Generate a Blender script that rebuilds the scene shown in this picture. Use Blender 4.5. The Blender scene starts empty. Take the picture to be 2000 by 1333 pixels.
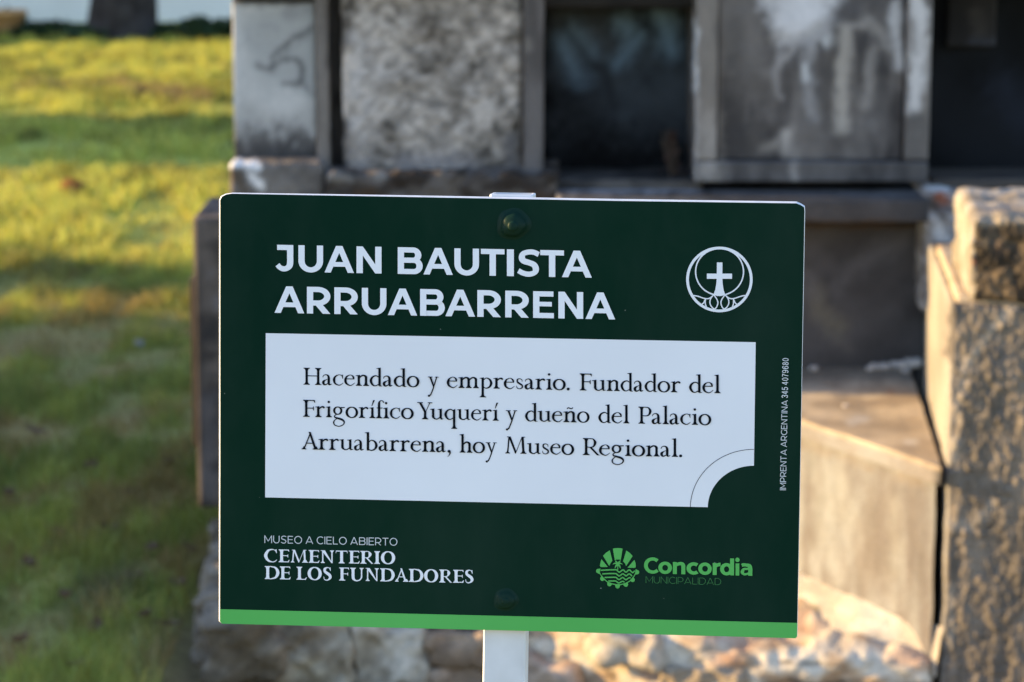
import bpy, bmesh, math, random
import numpy as np
from mathutils import Vector, Matrix, Euler

random.seed(7)
RNG = np.random.default_rng(11)
SC = bpy.context.scene
COL = SC.collection

# ------------------------------------------------------------------ camera
CAM_Z, PITCH, FPX = 1.62, math.radians(9.92), 100 / 36 * 2000
cd = bpy.data.cameras.new('camera')
cam = bpy.data.objects.new('camera', cd)
COL.objects.link(cam)
cam.location = (0, 0, CAM_Z)
cam.rotation_euler = (math.radians(90) - PITCH, 0, 0)
cd.lens, cd.sensor_width = 100, 36
cd.clip_start, cd.clip_end = 0.05, 2000
cd.dof.use_dof = True
cd.dof.focus_distance = 1.93
cd.dof.aperture_fstop = 12.5
cd.dof.aperture_blades = 9
SC.camera = cam

# ------------------------------------------------------------------ light
SUN_EL, SUN_BACK = math.radians(12), math.radians(9.5)      # low sun, far left, a little behind the facade
w = bpy.data.worlds.new('World')
SC.world = w
w.use_nodes = True
nt = w.node_tree
bg = nt.nodes['Background']
sky = nt.nodes.new('ShaderNodeTexSky')
sky.sky_type = 'NISHITA'
sky.sun_disc = False
sky.sun_elevation = SUN_EL
sky.sun_rotation = math.radians(-90) + SUN_BACK
sky.air_density, sky.dust_density, sky.ozone_density = 1.0, 0.2, 1.8
tint = nt.nodes.new('ShaderNodeMix'); tint.data_type = 'RGBA'; tint.blend_type = 'MULTIPLY'
tint.inputs['Factor'].default_value = 1; tint.inputs['B'].default_value = (1.0, 0.985, 1.17, 1)
nt.links.new(sky.outputs[0], tint.inputs['A']); nt.links.new(tint.outputs['Result'], bg.inputs[0])
bg.inputs[1].default_value = 0.15
sl = bpy.data.lights.new('sun', 'SUN')
sun = bpy.data.objects.new('sun', sl)
COL.objects.link(sun)
sl.energy, sl.angle, sl.color = 3.9, math.radians(0.6), (1.0, 0.70, 0.32)
TOSUN = Vector((-math.cos(SUN_BACK) * math.cos(SUN_EL), math.sin(SUN_BACK) * math.cos(SUN_EL), math.sin(SUN_EL)))
sun.rotation_euler = TOSUN.to_track_quat('Z', 'Y').to_euler()
SC.view_settings.view_transform = 'Standard'
SC.view_settings.look = 'None'
SC.view_settings.exposure = 1.66
SC.view_settings.gamma = 1

# ------------------------------------------------------------------ helpers
CP, SP = math.cos(PITCH), math.sin(PITCH)


def at(x, y, Y):
    """point seen at photo pixel (2000x1333) at world depth Y"""
    dx, dy = (x - 1000) / FPX, (666.5 - y) / FPX
    d = np.array([dx, dy * SP + CP, dy * CP - SP])
    return np.array([0, 0, CAM_Z]) + d * (Y / d[1])


def atz(x, y, z):
    dx, dy = (x - 1000) / FPX, (666.5 - y) / FPX
    d = np.array([dx, dy * SP + CP, dy * CP - SP])
    return np.array([0, 0, CAM_Z]) + d * ((z - CAM_Z) / d[2])


def proj(P):
    d = P - np.array([0, 0, CAM_Z])
    z = d[:, 1] * CP - d[:, 2] * SP
    return np.stack([1000 + FPX * d[:, 0] / z, 666.5 - FPX * (d[:, 1] * SP + d[:, 2] * CP) / z], -1)


def lin(c):
    c = np.asarray(c, float) / 255
    return np.where(c <= 0.04045, c / 12.92, ((c + 0.055) / 1.055) ** 2.4)


E_SHADE = np.array([0.70, 0.78, 0.95])       # what open shade makes of a white surface here


def alb(*c):
    return np.clip(lin(c) / E_SHADE, 0.003, 0.85)


def tag(o, label=None, cat=None, group=None, kind=None):
    if label: o['label'] = label
    if cat: o['category'] = cat
    if group: o['group'] = group
    if kind: o['kind'] = kind
    return o


def empty(name, loc=(0, 0, 0)):
    o = bpy.data.objects.new(name, None)
    o.empty_display_size = 0.05
    o.location = loc
    COL.objects.link(o)
    return o


def link(name, me, mat, parent=None, smooth=True):
    o = bpy.data.objects.new(name, me)
    COL.objects.link(o)
    if mat:
        for m in (mat if isinstance(mat, (list, tuple)) else [mat]):
            me.materials.append(m)
    if parent:
        o.parent = parent
    if len(me.polygons):
        me.polygons.foreach_set('use_smooth', [bool(smooth)] * len(me.polygons))
    return o


def mesh_np(name, V, F, col=None):
    """V (n,3), F list/array of faces of equal size, col (n,3) point colours"""
    me = bpy.data.meshes.new(name)
    F = np.asarray(F, np.int32)
    k = F.shape[1]
    me.vertices.add(len(V))
    me.vertices.foreach_set('co', np.asarray(V, np.float32).ravel())
    me.loops.add(F.size)
    me.loops.foreach_set('vertex_index', F.ravel())
    me.polygons.add(len(F))
    me.polygons.foreach_set('loop_start', np.arange(0, F.size, k, dtype=np.int32))
    me.polygons.foreach_set('loop_total', np.full(len(F), k, np.int32))
    me.update(calc_edges=True)
    if col is not None:
        a = me.color_attributes.new('col', 'FLOAT_COLOR', 'POINT')
        c4 = np.ones((len(V), 4), np.float32)
        c4[:, :3] = col
        a.data.foreach_set('color', c4.ravel())
    me.validate()
    return me


# value noise -----------------------------------------------------
def _h(ix, iy, iz, s):
    n = (ix.astype(np.int64) * 374761393 + iy.astype(np.int64) * 668265263 + iz.astype(np.int64) * 2147483647 + s * 974711) & 0x7fffffff
    n = ((n ^ (n >> 13)) * 1274126177) & 0x7fffffff
    n = n ^ (n >> 16)
    return (n & 0xffff) / 65535.0


def vn(P, s=0):
    P = np.atleast_2d(P)
    if P.shape[1] == 2:
        P = np.concatenate([P, np.zeros((len(P), 1))], 1)
    i = np.floor(P)
    f = P - i
    f = f * f * (3 - 2 * f)
    out = 0
    for a in (0, 1):
        for b in (0, 1):
            for c in (0, 1):
                wgt = (f[:, 0] if a else 1 - f[:, 0]) * (f[:, 1] if b else 1 - f[:, 1]) * (f[:, 2] if c else 1 - f[:, 2])
                out = out + wgt * _h(i[:, 0] + a, i[:, 1] + b, i[:, 2] + c, s)
    return out


def fbm(P, o=4, s=0, g=0.55):
    t, a, n = 0, 1, 0
    P = np.asarray(P, float)
    for k in range(o):
        t = t + a * vn(P * 2.03 ** k + 17.3 * k, s + k)
        n += a
        a *= g
    return t / n


def ss(a, b, x):
    t = np.clip((x - a) / (b - a), 0, 1)
    return t * t * (3 - 2 * t)


def mix(a, b, t):
    t = np.asarray(t)[:, None]
    return a * (1 - t) + b * t


def dist_poly(Q, pts):
    d = np.full(len(Q), 1e9)
    pts = np.asarray(pts, float)
    if len(pts) == 1:
        return np.hypot(*(Q - pts[0]).T)
    for p, q in zip(pts[:-1], pts[1:]):
        e = q - p
        t = np.clip(((Q - p) @ e) / (e @ e + 1e-9), 0, 1)
        d = np.minimum(d, np.hypot(*(Q - p - t[:, None] * e).T))
    return d


def stains_and_light(C, Q, strokes, warp=6, freq=0.03, seed=0, er=.9):
    """stain shapes and painted light and shade: (points in photo px, radius, softness, albedo, alpha); edges eroded by noise"""
    W = Q + warp * 2 * np.stack([fbm(Q * freq, 3, seed) - 0.5, fbm(Q * freq + 50, 3, seed + 9) - 0.5], -1)
    nz = (.6 * fbm(Q * np.array([.075, .045]), 4, seed + 21) + .4 * fbm(Q * .16, 3, seed + 33) - 0.5) * 2
    for pts, r, soft, c, al in strokes:
        a = al * ss(r + soft, r - soft, dist_poly(W, pts) + nz * (r + .5 * soft) * er)
        C = mix(C, np.asarray(c), a)
    return C


def slab(name, lo, hi, res, mat, parent=None, r=0.008, amp=0.002, freq=14, paint=None, warp=None, seed=0, disp=None, octv=4):
    """rounded, slightly uneven box with point colours"""
    lo, hi = np.array(lo, float), np.array(hi, float)
    n = np.maximum(1, np.ceil((hi - lo) / res).astype(int))
    V, F, off = [], [], 0
    for ax in range(3):
        u, v = [k for k in range(3) if k != ax]
        gu, gv = np.meshgrid(np.linspace(lo[u], hi[u], n[u] + 1), np.linspace(lo[v], hi[v], n[v] + 1), indexing='ij')
        for side in (0, 1):
            P = np.zeros((gu.size, 3))
            P[:, u], P[:, v], P[:, ax] = gu.ravel(), gv.ravel(), (hi if side else lo)[ax]
            idx = np.arange(gu.size).reshape(gu.shape) + off
            q = np.stack([idx[:-1, :-1], idx[1:, :-1], idx[1:, 1:], idx[:-1, 1:]], -1).reshape(-1, 4)
            flip = (side == 0) ^ (ax == 1)
            if flip:
                q = q[:, ::-1]
            V.append(P); F.append(q); off += gu.size
    V, F = np.concatenate(V), np.concatenate(F)
    key = np.round((V - lo) / 1e-5).astype(np.int64)
    _, first, inv = np.unique(key, axis=0, return_index=True, return_inverse=True)
    V, F = V[first], inv.ravel()[F]
    rr = min(r, 0.49 * (hi - lo).min())
    Qc = np.clip(V, lo + rr, hi - rr)
    D = V - Qc
    L = np.linalg.norm(D, axis=1, keepdims=True) + 1e-12
    N = D / L
    V = Qc + rr * N
    V = V + N * ((fbm(V * freq + seed * 3.7, octv, seed) - 0.5) * 2 * amp)[:, None]
    if disp is not None:
        V = V + N * disp(V, N)[:, None]
    if warp is not None:
        V = warp(V)
    Cc = paint(V, proj(V), N) if paint else None
    return link(name, mesh_np(name, V, F, Cc), mat, parent)


# materials --------------------------------------------------------
def newmat(name):
    m = bpy.data.materials.new(name)
    m.use_nodes = True
    return m, m.node_tree.nodes, m.node_tree.links, m.node_tree.nodes['Principled BSDF']


def mat_attr(name, rough=0.85, spec=0.3, bump=0.25, scale=180, var=0.25):
    """colour from the painted points, broken up by fine noise"""
    m, N, L, b = newmat(name)
    a = N.new('ShaderNodeAttribute'); a.attribute_name = 'col'
    tc = N.new('ShaderNodeTexCoord')
    no = N.new('ShaderNodeTexNoise'); no.inputs['Scale'].default_value = scale; no.inputs['Detail'].default_value = 6
    no.inputs['Roughness'].default_value = 0.65
    L.new(tc.outputs['Object'], no.inputs['Vector'])
    mr = N.new('ShaderNodeMapRange')
    mr.inputs['From Min'].default_value, mr.inputs['From Max'].default_value = 0.3, 0.7
    mr.inputs['To Min'].default_value, mr.inputs['To Max'].default_value = 1 - var, 1 + var
    L.new(no.outputs['Fac'], mr.inputs['Value'])
    mx = N.new('ShaderNodeMix'); mx.data_type = 'RGBA'; mx.blend_type = 'MULTIPLY'
    mx.inputs['Factor'].default_value = 1
    L.new(a.outputs['Color'], mx.inputs['A']); L.new(mr.outputs['Result'], mx.inputs['B'])
    L.new(mx.outputs['Result'], b.inputs['Base Color'])
    bp = N.new('ShaderNodeBump'); bp.inputs['Strength'].default_value = bump; bp.inputs['Distance'].default_value = 0.004
    L.new(no.outputs['Fac'], bp.inputs['Height']); L.new(bp.outputs['Normal'], b.inputs['Normal'])
    b.inputs['Roughness'].default_value = rough
    b.inputs['Specular IOR Level'].default_value = spec
    return m


def mat_noise(name, c1, c2, scale=20, rough=0.6, spec=0.4, bump=0.1, detail=5, bdist=0.002):
    m, N, L, b = newmat(name)
    tc = N.new('ShaderNodeTexCoord')
    no = N.new('ShaderNodeTexNoise'); no.inputs['Scale'].default_value = scale; no.inputs['Detail'].default_value = detail
    L.new(tc.outputs['Object'], no.inputs['Vector'])
    cr = N.new('ShaderNodeValToRGB')
    cr.color_ramp.elements[0].position, cr.color_ramp.elements[1].position = 0.35, 0.68
    cr.color_ramp.elements[0].color = (*c1, 1); cr.color_ramp.elements[1].color = (*c2, 1)
    L.new(no.outputs['Fac'], cr.inputs['Fac']); L.new(cr.outputs['Color'], b.inputs['Base Color'])
    bp = N.new('ShaderNodeBump'); bp.inputs['Strength'].default_value = bump; bp.inputs['Distance'].default_value = bdist
    L.new(no.outputs['Fac'], bp.inputs['Height']); L.new(bp.outputs['Normal'], b.inputs['Normal'])
    b.inputs['Roughness'].default_value = rough; b.inputs['Specular IOR Level'].default_value = spec
    return m


def mat_leaf(name, attr=True, c=(0.06, 0.1, 0.02), transl=0.4, rough=0.6):
    m, N, L, b = newmat(name)
    out = N['Material Output']
    tr = N.new('ShaderNodeBsdfTranslucent')
    ms = N.new('ShaderNodeMixShader'); ms.inputs['Fac'].default_value = transl
    if attr:
        a = N.new('ShaderNodeAttribute'); a.attribute_name = 'col'
        L.new(a.outputs['Color'], b.inputs['Base Color']); L.new(a.outputs['Color'], tr.inputs['Color'])
    else:
        tc = N.new('ShaderNodeTexCoord'); no = N.new('ShaderNodeTexNoise'); no.inputs['Scale'].default_value = 1.7
        no.inputs['Detail'].default_value = 5
        L.new(tc.outputs['Object'], no.inputs['Vector'])
        cr = N.new('ShaderNodeValToRGB')
        cr.color_ramp.elements[0].position, cr.color_ramp.elements[1].position = 0.35, 0.65
        cr.color_ramp.elements[0].color = (*[x * 0.6 for x in c], 1); cr.color_ramp.elements[1].color = (*[x * 1.4 for x in c], 1)
        L.new(no.outputs['Fac'], cr.inputs['Fac'])
        L.new(cr.outputs['Color'], b.inputs['Base Color']); L.new(cr.outputs['Color'], tr.inputs['Color'])
    b.inputs['Roughness'].default_value = rough; b.inputs['Specular IOR Level'].default_value = 0.25
    L.new(b.outputs[0], ms.inputs[1]); L.new(tr.outputs[0], ms.inputs[2]); L.new(ms.outputs[0], out.inputs['Surface'])
    return m


STONE = mat_attr('weathered_stone')
MARBLE = mat_attr('stained_marble', rough=0.55, spec=0.4, bump=0.08, scale=90, var=0.1)
PLASTER = mat_attr('rough_plaster', bump=0.5, scale=140, var=0.22)

# ================================================================== INFORMATION SIGN
SIGN_R = np.radians([-4.6332, 0.2516, -4.6581])
SIGN_T = np.array([-0.00299, 1.90792, 1.23435])
SW, SH = 0.40, 0.29865
SM = np.array(Euler(SIGN_R, 'XYZ').to_matrix())


def s2l(px):
    """photo pixels -> (u, v) on the printed face of the board"""
    px = np.atleast_2d(np.asarray(px, float))
    dx, dy = (px[:, 0] - 1000) / FPX, (666.5 - px[:, 1]) / FPX
    D = np.stack([dx, dy * SP + CP, dy * CP - SP], -1)
    n = SM[:, 1]
    t = ((SIGN_T - np.array([0, 0, CAM_Z])) @ n) / (D @ n)
    Lc = (np.array([0, 0, CAM_Z]) + D * t[:, None] - SIGN_T) @ SM
    return Lc[:, [0, 2]]


class Print:
    """thin printed shapes; every shape lies a hair above the one before"""

    def __init__(s, y0=0.0004):
        s.V, s.F, s.y0, s.k = [], [], y0, 0

    def add(s, uv_quads):
        y = -(s.y0 + (s.k % 40) * 1.2e-5); s.k += 1
        for q in uv_quads:
            b = len(s.V)
            s.V += [(p[0], y, p[1]) for p in q]
            s.F.append(list(range(b, b + len(q))))

    def build(s, name, mat, parent):
        me = bpy.data.meshes.new(name)
        F = []
        for f in s.F:
            P = [s.V[i] for i in f]
            area = sum(P[i][0] * P[(i + 1) % len(P)][2] - P[(i + 1) % len(P)][0] * P[i][2] for i in range(len(P)))
            F.append(f if area > 0 else f[::-1])
        me.from_pydata(s.V, [], F)
        return link(name, me, mat, parent, smooth=False)


def spl(c, n=7):
    """Catmull-Rom through (x, y, w) rows"""
    c = np.asarray(c, float)
    if len(c) == 2:
        return c
    P = np.vstack([2 * c[0] - c[1], c, 2 * c[-1] - c[-2]])
    out = []
    for i in range(1, len(P) - 2):
        t = np.linspace(0, 1, n, endpoint=False)[:, None]
        a, b, d, e = P[i - 1], P[i], P[i + 1], P[i + 2]
        out.append(0.5 * (2 * b + (d - a) * t + (2 * a - 5 * b + 4 * d - e) * t ** 2 + (3 * b - a - 3 * d + e) * t ** 3))
    out.append(c[-1:])
    return np.vstack(out)


def strip(c, closed=False):
    """quads of a stroke with varying width along rows (x, y, w)"""
    c = np.asarray(c, float)
    xy = c[:, :2]
    if closed:
        T = np.roll(xy, -1, 0) - np.roll(xy, 1, 0)
    else:
        T = np.gradient(xy, axis=0)
    T = T / (np.linalg.norm(T, axis=1, keepdims=True) + 1e-12)
    Nn = np.stack([-T[:, 1], T[:, 0]], -1) * c[:, 2:3] / 2
    A, B = xy + Nn, xy - Nn
    n = len(c)
    rng = range(n if closed else n - 1)
    return [[A[i], A[(i + 1) % n], B[(i + 1) % n], B[i]] for i in rng]


def arc(cx, cy, rx, ry, a0, a1, t, tb, n=26):
    a = np.radians(np.linspace(a0, a1, n))
    wd = np.sqrt((t * np.cos(a)) ** 2 + (tb * np.sin(a)) ** 2)
    return np.stack([cx + rx * np.cos(a), cy + ry * np.sin(a), wd], -1)


def ring(cx, cy, rx, ry, t, tb, n=40):
    return strip(arc(cx, cy, rx, ry, 0, 360 * (n - 1) / n, t, tb, n), True)


def rect(x0, y0, x1, y1):
    return [[(x0, y0), (x1, y0), (x1, y1), (x0, y1)]]


# geometric sans ---------------------------------------------------
def sans(ch, t):
    """strokes (list of quad lists), advance width; cap height 1"""
    tb = t * 0.83
    S, w = [], 0.5
    if ch == 'I': w = t; S = [rect(0, 0, t, 1)]
    elif ch == 'T': w = 0.87; S = [rect(0, 1 - tb, w, 1), rect(w / 2 - t / 2, 0, w / 2 + t / 2, 1 - tb / 2)]
    elif ch == 'L': w = 0.70; S = [rect(0, 0, t, 1), rect(t / 2, 0, w, tb)]
    elif ch == 'E':
        w = 0.77; S = [rect(0, 0, t, 1), rect(t / 2, 1 - tb, w * .98, 1), rect(t / 2, .52 - tb * .42, w * .9, .52 + tb * .46), rect(t / 2, 0, w, tb)]
    elif ch == 'N':
        w = 0.92; S = [rect(0, 0, t, 1), rect(w - t, 0, w, 1), [[(0, 1), (t * 1.0, 1), (w, 0), (w - t * 1.0, 0)]]]
    elif ch == 'M':
        w = 1.10; S = [rect(0, 0, t, 1), rect(w - t, 0, w, 1), [[(0, 1), (t * .9, 1), (w / 2 + t * .42, .24), (w / 2 - t * .42, .24)]], [[(w, 1), (w - t * .9, 1), (w / 2 - t * .42, .24), (w / 2 + t * .42, .24)]]]
    elif ch == 'A':
        w = 1.10; a = t * 1.0
        S = [[[(0, 0), (a, 0), (w / 2 + .48 * t, 1), (w / 2 - .52 * t, 1)]], [[(w, 0), (w - a, 0), (w / 2 - .48 * t, 1), (w / 2 + .52 * t, 1)]],
             [[(.2 * w, .225), (.8 * w, .225), (.72 * w, .225 + tb * .9), (.28 * w, .225 + tb * .9)]]]
    elif ch == 'U':
        w = 0.92; r = (w - t) / 2
        S = [strip(np.vstack([[(t / 2, 1, t)], arc(w / 2, .42, r, .42 + .012 - tb / 2, 180, 360, t, tb), [(w - t / 2, 1, t)]]))]
    elif ch == 'J':
        w = 0.70; x = w - t / 2
        S = [rect(w * .14, 1 - tb, w, 1), strip(spl([(x, 1, t), (x, .6, t), (x, .36, t), (x - .03, .22, t * .98), (x - .13, .125, tb), (x - .26, .105, tb), (x - .39, .16, tb * .98), (x - .47, .255, tb * .98)]))]
    elif ch == 'O': w = 1.12; S = [ring(w / 2, .5, (w - t) / 2, (1.024 - tb) / 2, t, tb)]
    elif ch in 'CG':
        w = .95; rx = (1.12 - t) / 2
        S = [strip(arc(.56, .5, rx, (1.024 - tb) / 2, 46, 316 if ch == 'C' else 322, t, tb, 36))]
        if ch == 'G': S.append(rect(w - t * .95, .12, w, .5))
    elif ch == 'D':
        w = 0.98; ry = .5 - tb / 2
        S = [rect(0, 0, t, 1), strip(np.vstack([[(t / 2, 1 - tb / 2, tb)], arc(.42, .5, w - t / 2 - .42, ry, 90, -90, t, tb), [(t / 2, tb / 2, tb)]]))]
    elif ch in 'PR':
        w = 0.86 if ch == 'P' else 0.875; m = .30 + tb / 2; h = (1 - tb / 2 + m) / 2; ry = 1 - tb / 2 - h
        S = [rect(0, 0, t, 1), strip(np.vstack([[(t / 2, 1 - tb / 2, tb)], arc(.41, h, w - t / 2 - .41, ry, 90, -90, t, tb), [(t / 2, m, tb)]]))]
        if ch == 'R': S.append([[(w - 1.22 * t, 0), (w, 0), (.5 * w + .62 * t, .34), (.5 * w - .6 * t, .34)]])
    elif ch == 'B':
        w = 0.925; m = .52; S = [rect(0, 0, t, 1)]
        for x1, ya, yb in ((w - .05, 1 - tb / 2, m), (w, m, tb / 2)):
            h = (ya + yb) / 2; xc = x1 - t / 2 - (ya - yb) / 2
            S.append(strip(np.vstack([[(t / 2, ya, tb)], arc(xc, h, (ya - yb) / 2, (ya - yb) / 2, 90, -90, t, tb), [(t / 2, yb, tb)]])))
    elif ch == 'S':
        w = 0.84; i = t / 2; ib = tb / 2
        S = [strip(spl([(.79, .985 - ib - .06, tb), (.62, 1.0 - ib, tb), (.44, 1.012 - ib, tb), (.2 + i * .2, .95 - ib, tb), (.05 + i, .715, t), (.2 + i * .2, .585, t * .95), (.44, .515, t * .9),
                        (.64 - i * .2, .435, t * .95), (.8 - i, .285, t), (.65 - i * .2, .05 + ib, tb), (.42, -.012 + ib, tb), (.2, .03 + ib, tb), (.035, .115 + ib, tb)]))]
    elif ch == 'o': w = .84; S = [ring(w / 2, .375, (w - t) / 2, (.774 - tb) / 2, t, tb)]
    elif ch == 'c': w = .70; S = [strip(arc(.42, .375, (.84 - t) / 2, (.774 - tb) / 2, 48, 314, t, tb))]
    elif ch == 'n':
        w = .76; S = [rect(0, 0, t, .75), strip(spl([(t * .55, .40, tb * .7), (t * .8, .56, tb * .9), (.43, .762 - tb / 2, tb), (w - t * .62, .60, t), (w - t / 2, .40, t), (w - t / 2, .2, t), (w - t / 2, 0, t)]))]
    elif ch == 'r': w = .48; S = [rect(0, 0, t, .75), strip(spl([(t * .55, .38, tb * .7), (t * .8, .55, tb * .9), (.36, .655, tb * 1.02), (.48, .66, t * .97)]))]
    elif ch == 'd': w = .86; S = [ring(.40, .375, .40 - t / 2, (.774 - tb) / 2, t, tb), rect(w - t, 0, w, 1.06)]
    elif ch == 'i':
        w = t * 1.16; r = t * .58
        S = [rect(.08 * t, 0, 1.08 * t, .75), [[(w / 2 + r * math.cos(k * math.pi / 9), .98 + r * math.sin(k * math.pi / 9)) for k in range(18)]]]
    elif ch == 'a':
        w = .70; x = w - t / 2
        S = [strip(spl([(.08, .635, tb), (.2, .68, tb), (.36, .762 - tb / 2, tb), (x - .06, .63, t * .95), (x, .45, t), (x, .2, t), (x, 0, t)])),
             strip(spl([(x, .43, tb * .66), (.36, .425, tb * .68), (.2, .40, tb * .75), (.48 * t, .225, t * .86), (.2, .055 + tb * .22, tb * .72), (.36, .06 + tb * .22, tb * .66), (x, .21, tb * .5)]))]
    elif ch == '0': w = .60; S = [ring(w / 2, .5, (w - t) / 2, (1.02 - tb) / 2, t, tb)]
    elif ch == '3': w = .56; S = [strip(spl([(.03, .78, t), (.14, .92, t), (.3, .95, t), (.46, .85, t), (.47, .7, t), (.38, .57, t), (.24, .53, t)])), strip(spl([(.24, .53, t), (.42, .46, t), (.5, .3, t), (.44, .12, t), (.28, .05, t), (.12, .09, t), (.03, .24, t)]))]
    elif ch == '4': w = .60; S = [rect(.40 - t / 2, 0, .40 + t / 2, 1), rect(.0, .24, .6, .24 + tb), strip([(.02, .28, t), (.38, .97, t)])]
    elif ch == '5': w = .57; S = [rect(.1, 1 - tb, .52, 1), strip([(.13, .96, t), (.06, .47, t)]), strip(spl([(.06, .49, t), (.2, .6, t), (.34, .61, t), (.49, .48, t), (.5, .28, t), (.4, .1, t), (.26, .05, t), (.11, .09, t), (.03, .25, t)]))]
    elif ch == '7': w = .57; S = [rect(.02, 1 - tb, .56, 1), strip(spl([(.52, .95, t), (.35, .66, t), (.25, .36, t), (.2, 0, t)]))]
    elif ch in '69':
        w = .58; q = [(.53, .78, t), (.45, .92, t), (.3, .95, t), (.14, .84, t), (.07, .62, t), (.06, .4, t), (.1, .2, t)]
        S = [strip(spl(q)), ring(.30, .32, .30 - t / 2, .33 - tb / 2, t, tb)]
        if ch == '9': S = [[[(w - p[0], 1 - p[1]) for p in qd] for qd in s_] for s_ in S]
    elif ch == '8': w = .58; S = [ring(.29, .745, .24 - t / 2, .265 - tb / 2, t, tb), ring(.29, .27, .285 - t / 2, .285 - tb / 2, t, tb)]
    return S, w


# old-style serif ---------------------------------------------------
def serif(ch, S=0.134, h=0.053, X=0.63):
    G, w = [], 0.5

    def stem(x, y0, y1, s=S): G.append(rect(x - s / 2, y0, x + s / 2, y1))

    def foot(x, y=0., l=.115, r=.115, s=S, d=1):
        G.append([[(x - s / 2 - l, y), (x + s / 2 + r, y), (x + s / 2 + r, y + d * h * .75), (x + s / 2 + .03, y + d * h * 1.5), (x + s / 2, y + d * h * 3.4),
                   (x - s / 2, y + d * h * 3.4), (x - s / 2 - .03, y + d * h * 1.5), (x - s / 2 - l, y + d * h * .75)]])

    def flag(x, y, l=.125, s=S):
        G.append([[(x - s / 2 - l, y - .035), (x - s / 2 - l, y - .06), (x - s / 2 - .02, y - .07), (x - s / 2, y - .1), (x + s / 2, y - .1), (x + s / 2, y + .008), (x - s / 2 + .01, y - .012)]])

    def st(*c, n=7): G.append(strip(spl(c, n)))

    def dot(x, y, r=.072): G.append([[(x + r * math.cos(k * math.pi / 8), y + r * math.sin(k * math.pi / 8)) for k in range(16)]])

    def diag(x0, y0, x1, y1, wd): G.append([[(x0 - wd / 2, y0), (x0 + wd / 2, y0), (x1 + wd / 2, y1), (x1 - wd / 2, y1)]])

    T = S * 1.06                                   # curved stems swell a little
    if ch in 'ií':
        w = .35; stem(.18, 0, X); foot(.18, l=.1, r=.1); flag(.18, X + .01, .1)
        if ch == 'i': dot(.17, .90)
        else: G.append([[(.13, .72), (.165, .72), (.32, 1.06), (.22, 1.06)]])
    elif ch == 'l': w = .35; stem(.18, 0, 1.08); foot(.18, l=.1, r=.1); flag(.18, 1.09, .1)
    elif ch in 'nmhñ':
        x = .17; w = .73
        stem(x, 0, 1.08 if ch == 'h' else X); foot(x, l=.1, r=.1); flag(x, 1.09 if ch == 'h' else X + .01, .11)
        xs = [.57] if ch != 'm' else [.56, .96]
        p = x
        for q in xs:
            st((p + S * .3, .47, h), (p + .15, .585, h * 1.6), (p + .27, .62, S * .66), (q - .01, .54, T * .98), (q, .40, S), (q, .2, S), (q, .02, S)); foot(q, l=.09, r=.1); p = q
        if ch == 'm': w = 1.13
        if ch == 'ñ': st((.20, .78, h), (.27, .845, .06), (.38, .81, .07), (.47, .80, .06), (.53, .87, h))
    elif ch == 'r':
        w = .55; stem(.17, 0, X); foot(.17, l=.1, r=.12); flag(.17, X + .01, .11)
        st((.2, .46, h), (.29, .56, h * 1.5), (.38, .61, .08), (.45, .60, .11), (.52, .54, .085))
    elif ch == 'u':
        w = .75; stem(.15, .2, X); flag(.15, X + .01, .11); stem(.58, .06, X); flag(.58, X + .01, .11)
        st((.15, .3, S), (.16, .14, S), (.26, .045, .075), (.38, .03, .06), (.52, .12, h))
        G.append([[(.58, .0), (.61, .0), (.74, .035), (.74, .06), (.64, .075), (.58, .09)]])
    elif ch == 'a':
        w = .57
        st((.045, .455, .035), (.08, .555, .045), (.21, .615, .055), (.33, .56, .10), (.375, .43, S), (.375, .13, S), (.42, .035, .085), (.54, .075, .028))
        st((.37, .385, .028), (.22, .315, .045), (.085, .21, S), (.085, .09, S), (.18, .022, .075), (.36, .13, .04))
    elif ch == 'c': w = .60; st((.50, .585, .05), (.40, .622, .04), (.28, .61, .05), (.12, .5, .1), (.065, .32, T), (.12, .12, .1), (.3, .018, .06), (.43, .04, .045), (.57, .155, .026)); G.append([[(.53, .64), (.56, .64), (.56, .40), (.535, .40), (.48, .57)]])
    elif ch == 'e': w = .60; G.append(rect(.09, .37, .545, .37 + h)); st((.53, .375, .06), (.5, .51, .10), (.41, .605, .055), (.3, .625, .04), (.13, .52, .09), (.062, .33, T), (.11, .13, .11), (.3, .015, .06), (.43, .045, .045), (.58, .17, .026))
    elif ch == 'o': w = .70; G.append(ring(.345, .315, .285, .305, T, h * 1.1))
    elif ch == 's': w = .46; st((.37, .44, .025), (.35, .55, .045), (.24, .612, .045), (.11, .56, .075), (.11, .42, .09), (.22, .33, .105), (.36, .23, .09), (.37, .1, .08), (.24, .018, .045), (.1, .06, .045), (.055, .2, .025))
    elif ch in 'dq':
        w = .70; st((.50, .54, h), (.36, .615, h * 1.2), (.17, .53, .1), (.075, .32, T), (.16, .1, .11), (.32, .018, .055), (.5, .11, h))
        if ch == 'd': stem(.56, .02, 1.08); flag(.56, 1.09, .11); G.append([[(.56, -.02), (.6, -.012), (.71, .005), (.71, .03), (.62, .04), (.56, .07)]])
        else: stem(.56, -.53, X - .03); foot(.56, -.53, l=.1, r=.1); G.append([[(.5, .56), (.62, .66), (.62, .56)]])
    elif ch in 'bp':
        w = .72; st((.22, .5, h), (.36, .612, .055), (.55, .53, .1), (.635, .31, T), (.55, .1, .1), (.36, .015, h * 1.2), (.22, .07, h))
        if ch == 'b': stem(.17, .0, 1.08); flag(.17, 1.09, .11)
        else: stem(.17, -.53, X); flag(.17, X + .01, .11); foot(.17, -.53, l=.1, r=.12)
    elif ch == 'g':
        w = .70; G.append(ring(.29, .40, .20, .215, S * .9, h * 1.2)); G.append([[(.42, .56), (.46, .545), (.68, .565), (.68, .625), (.45, .61)]])
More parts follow.
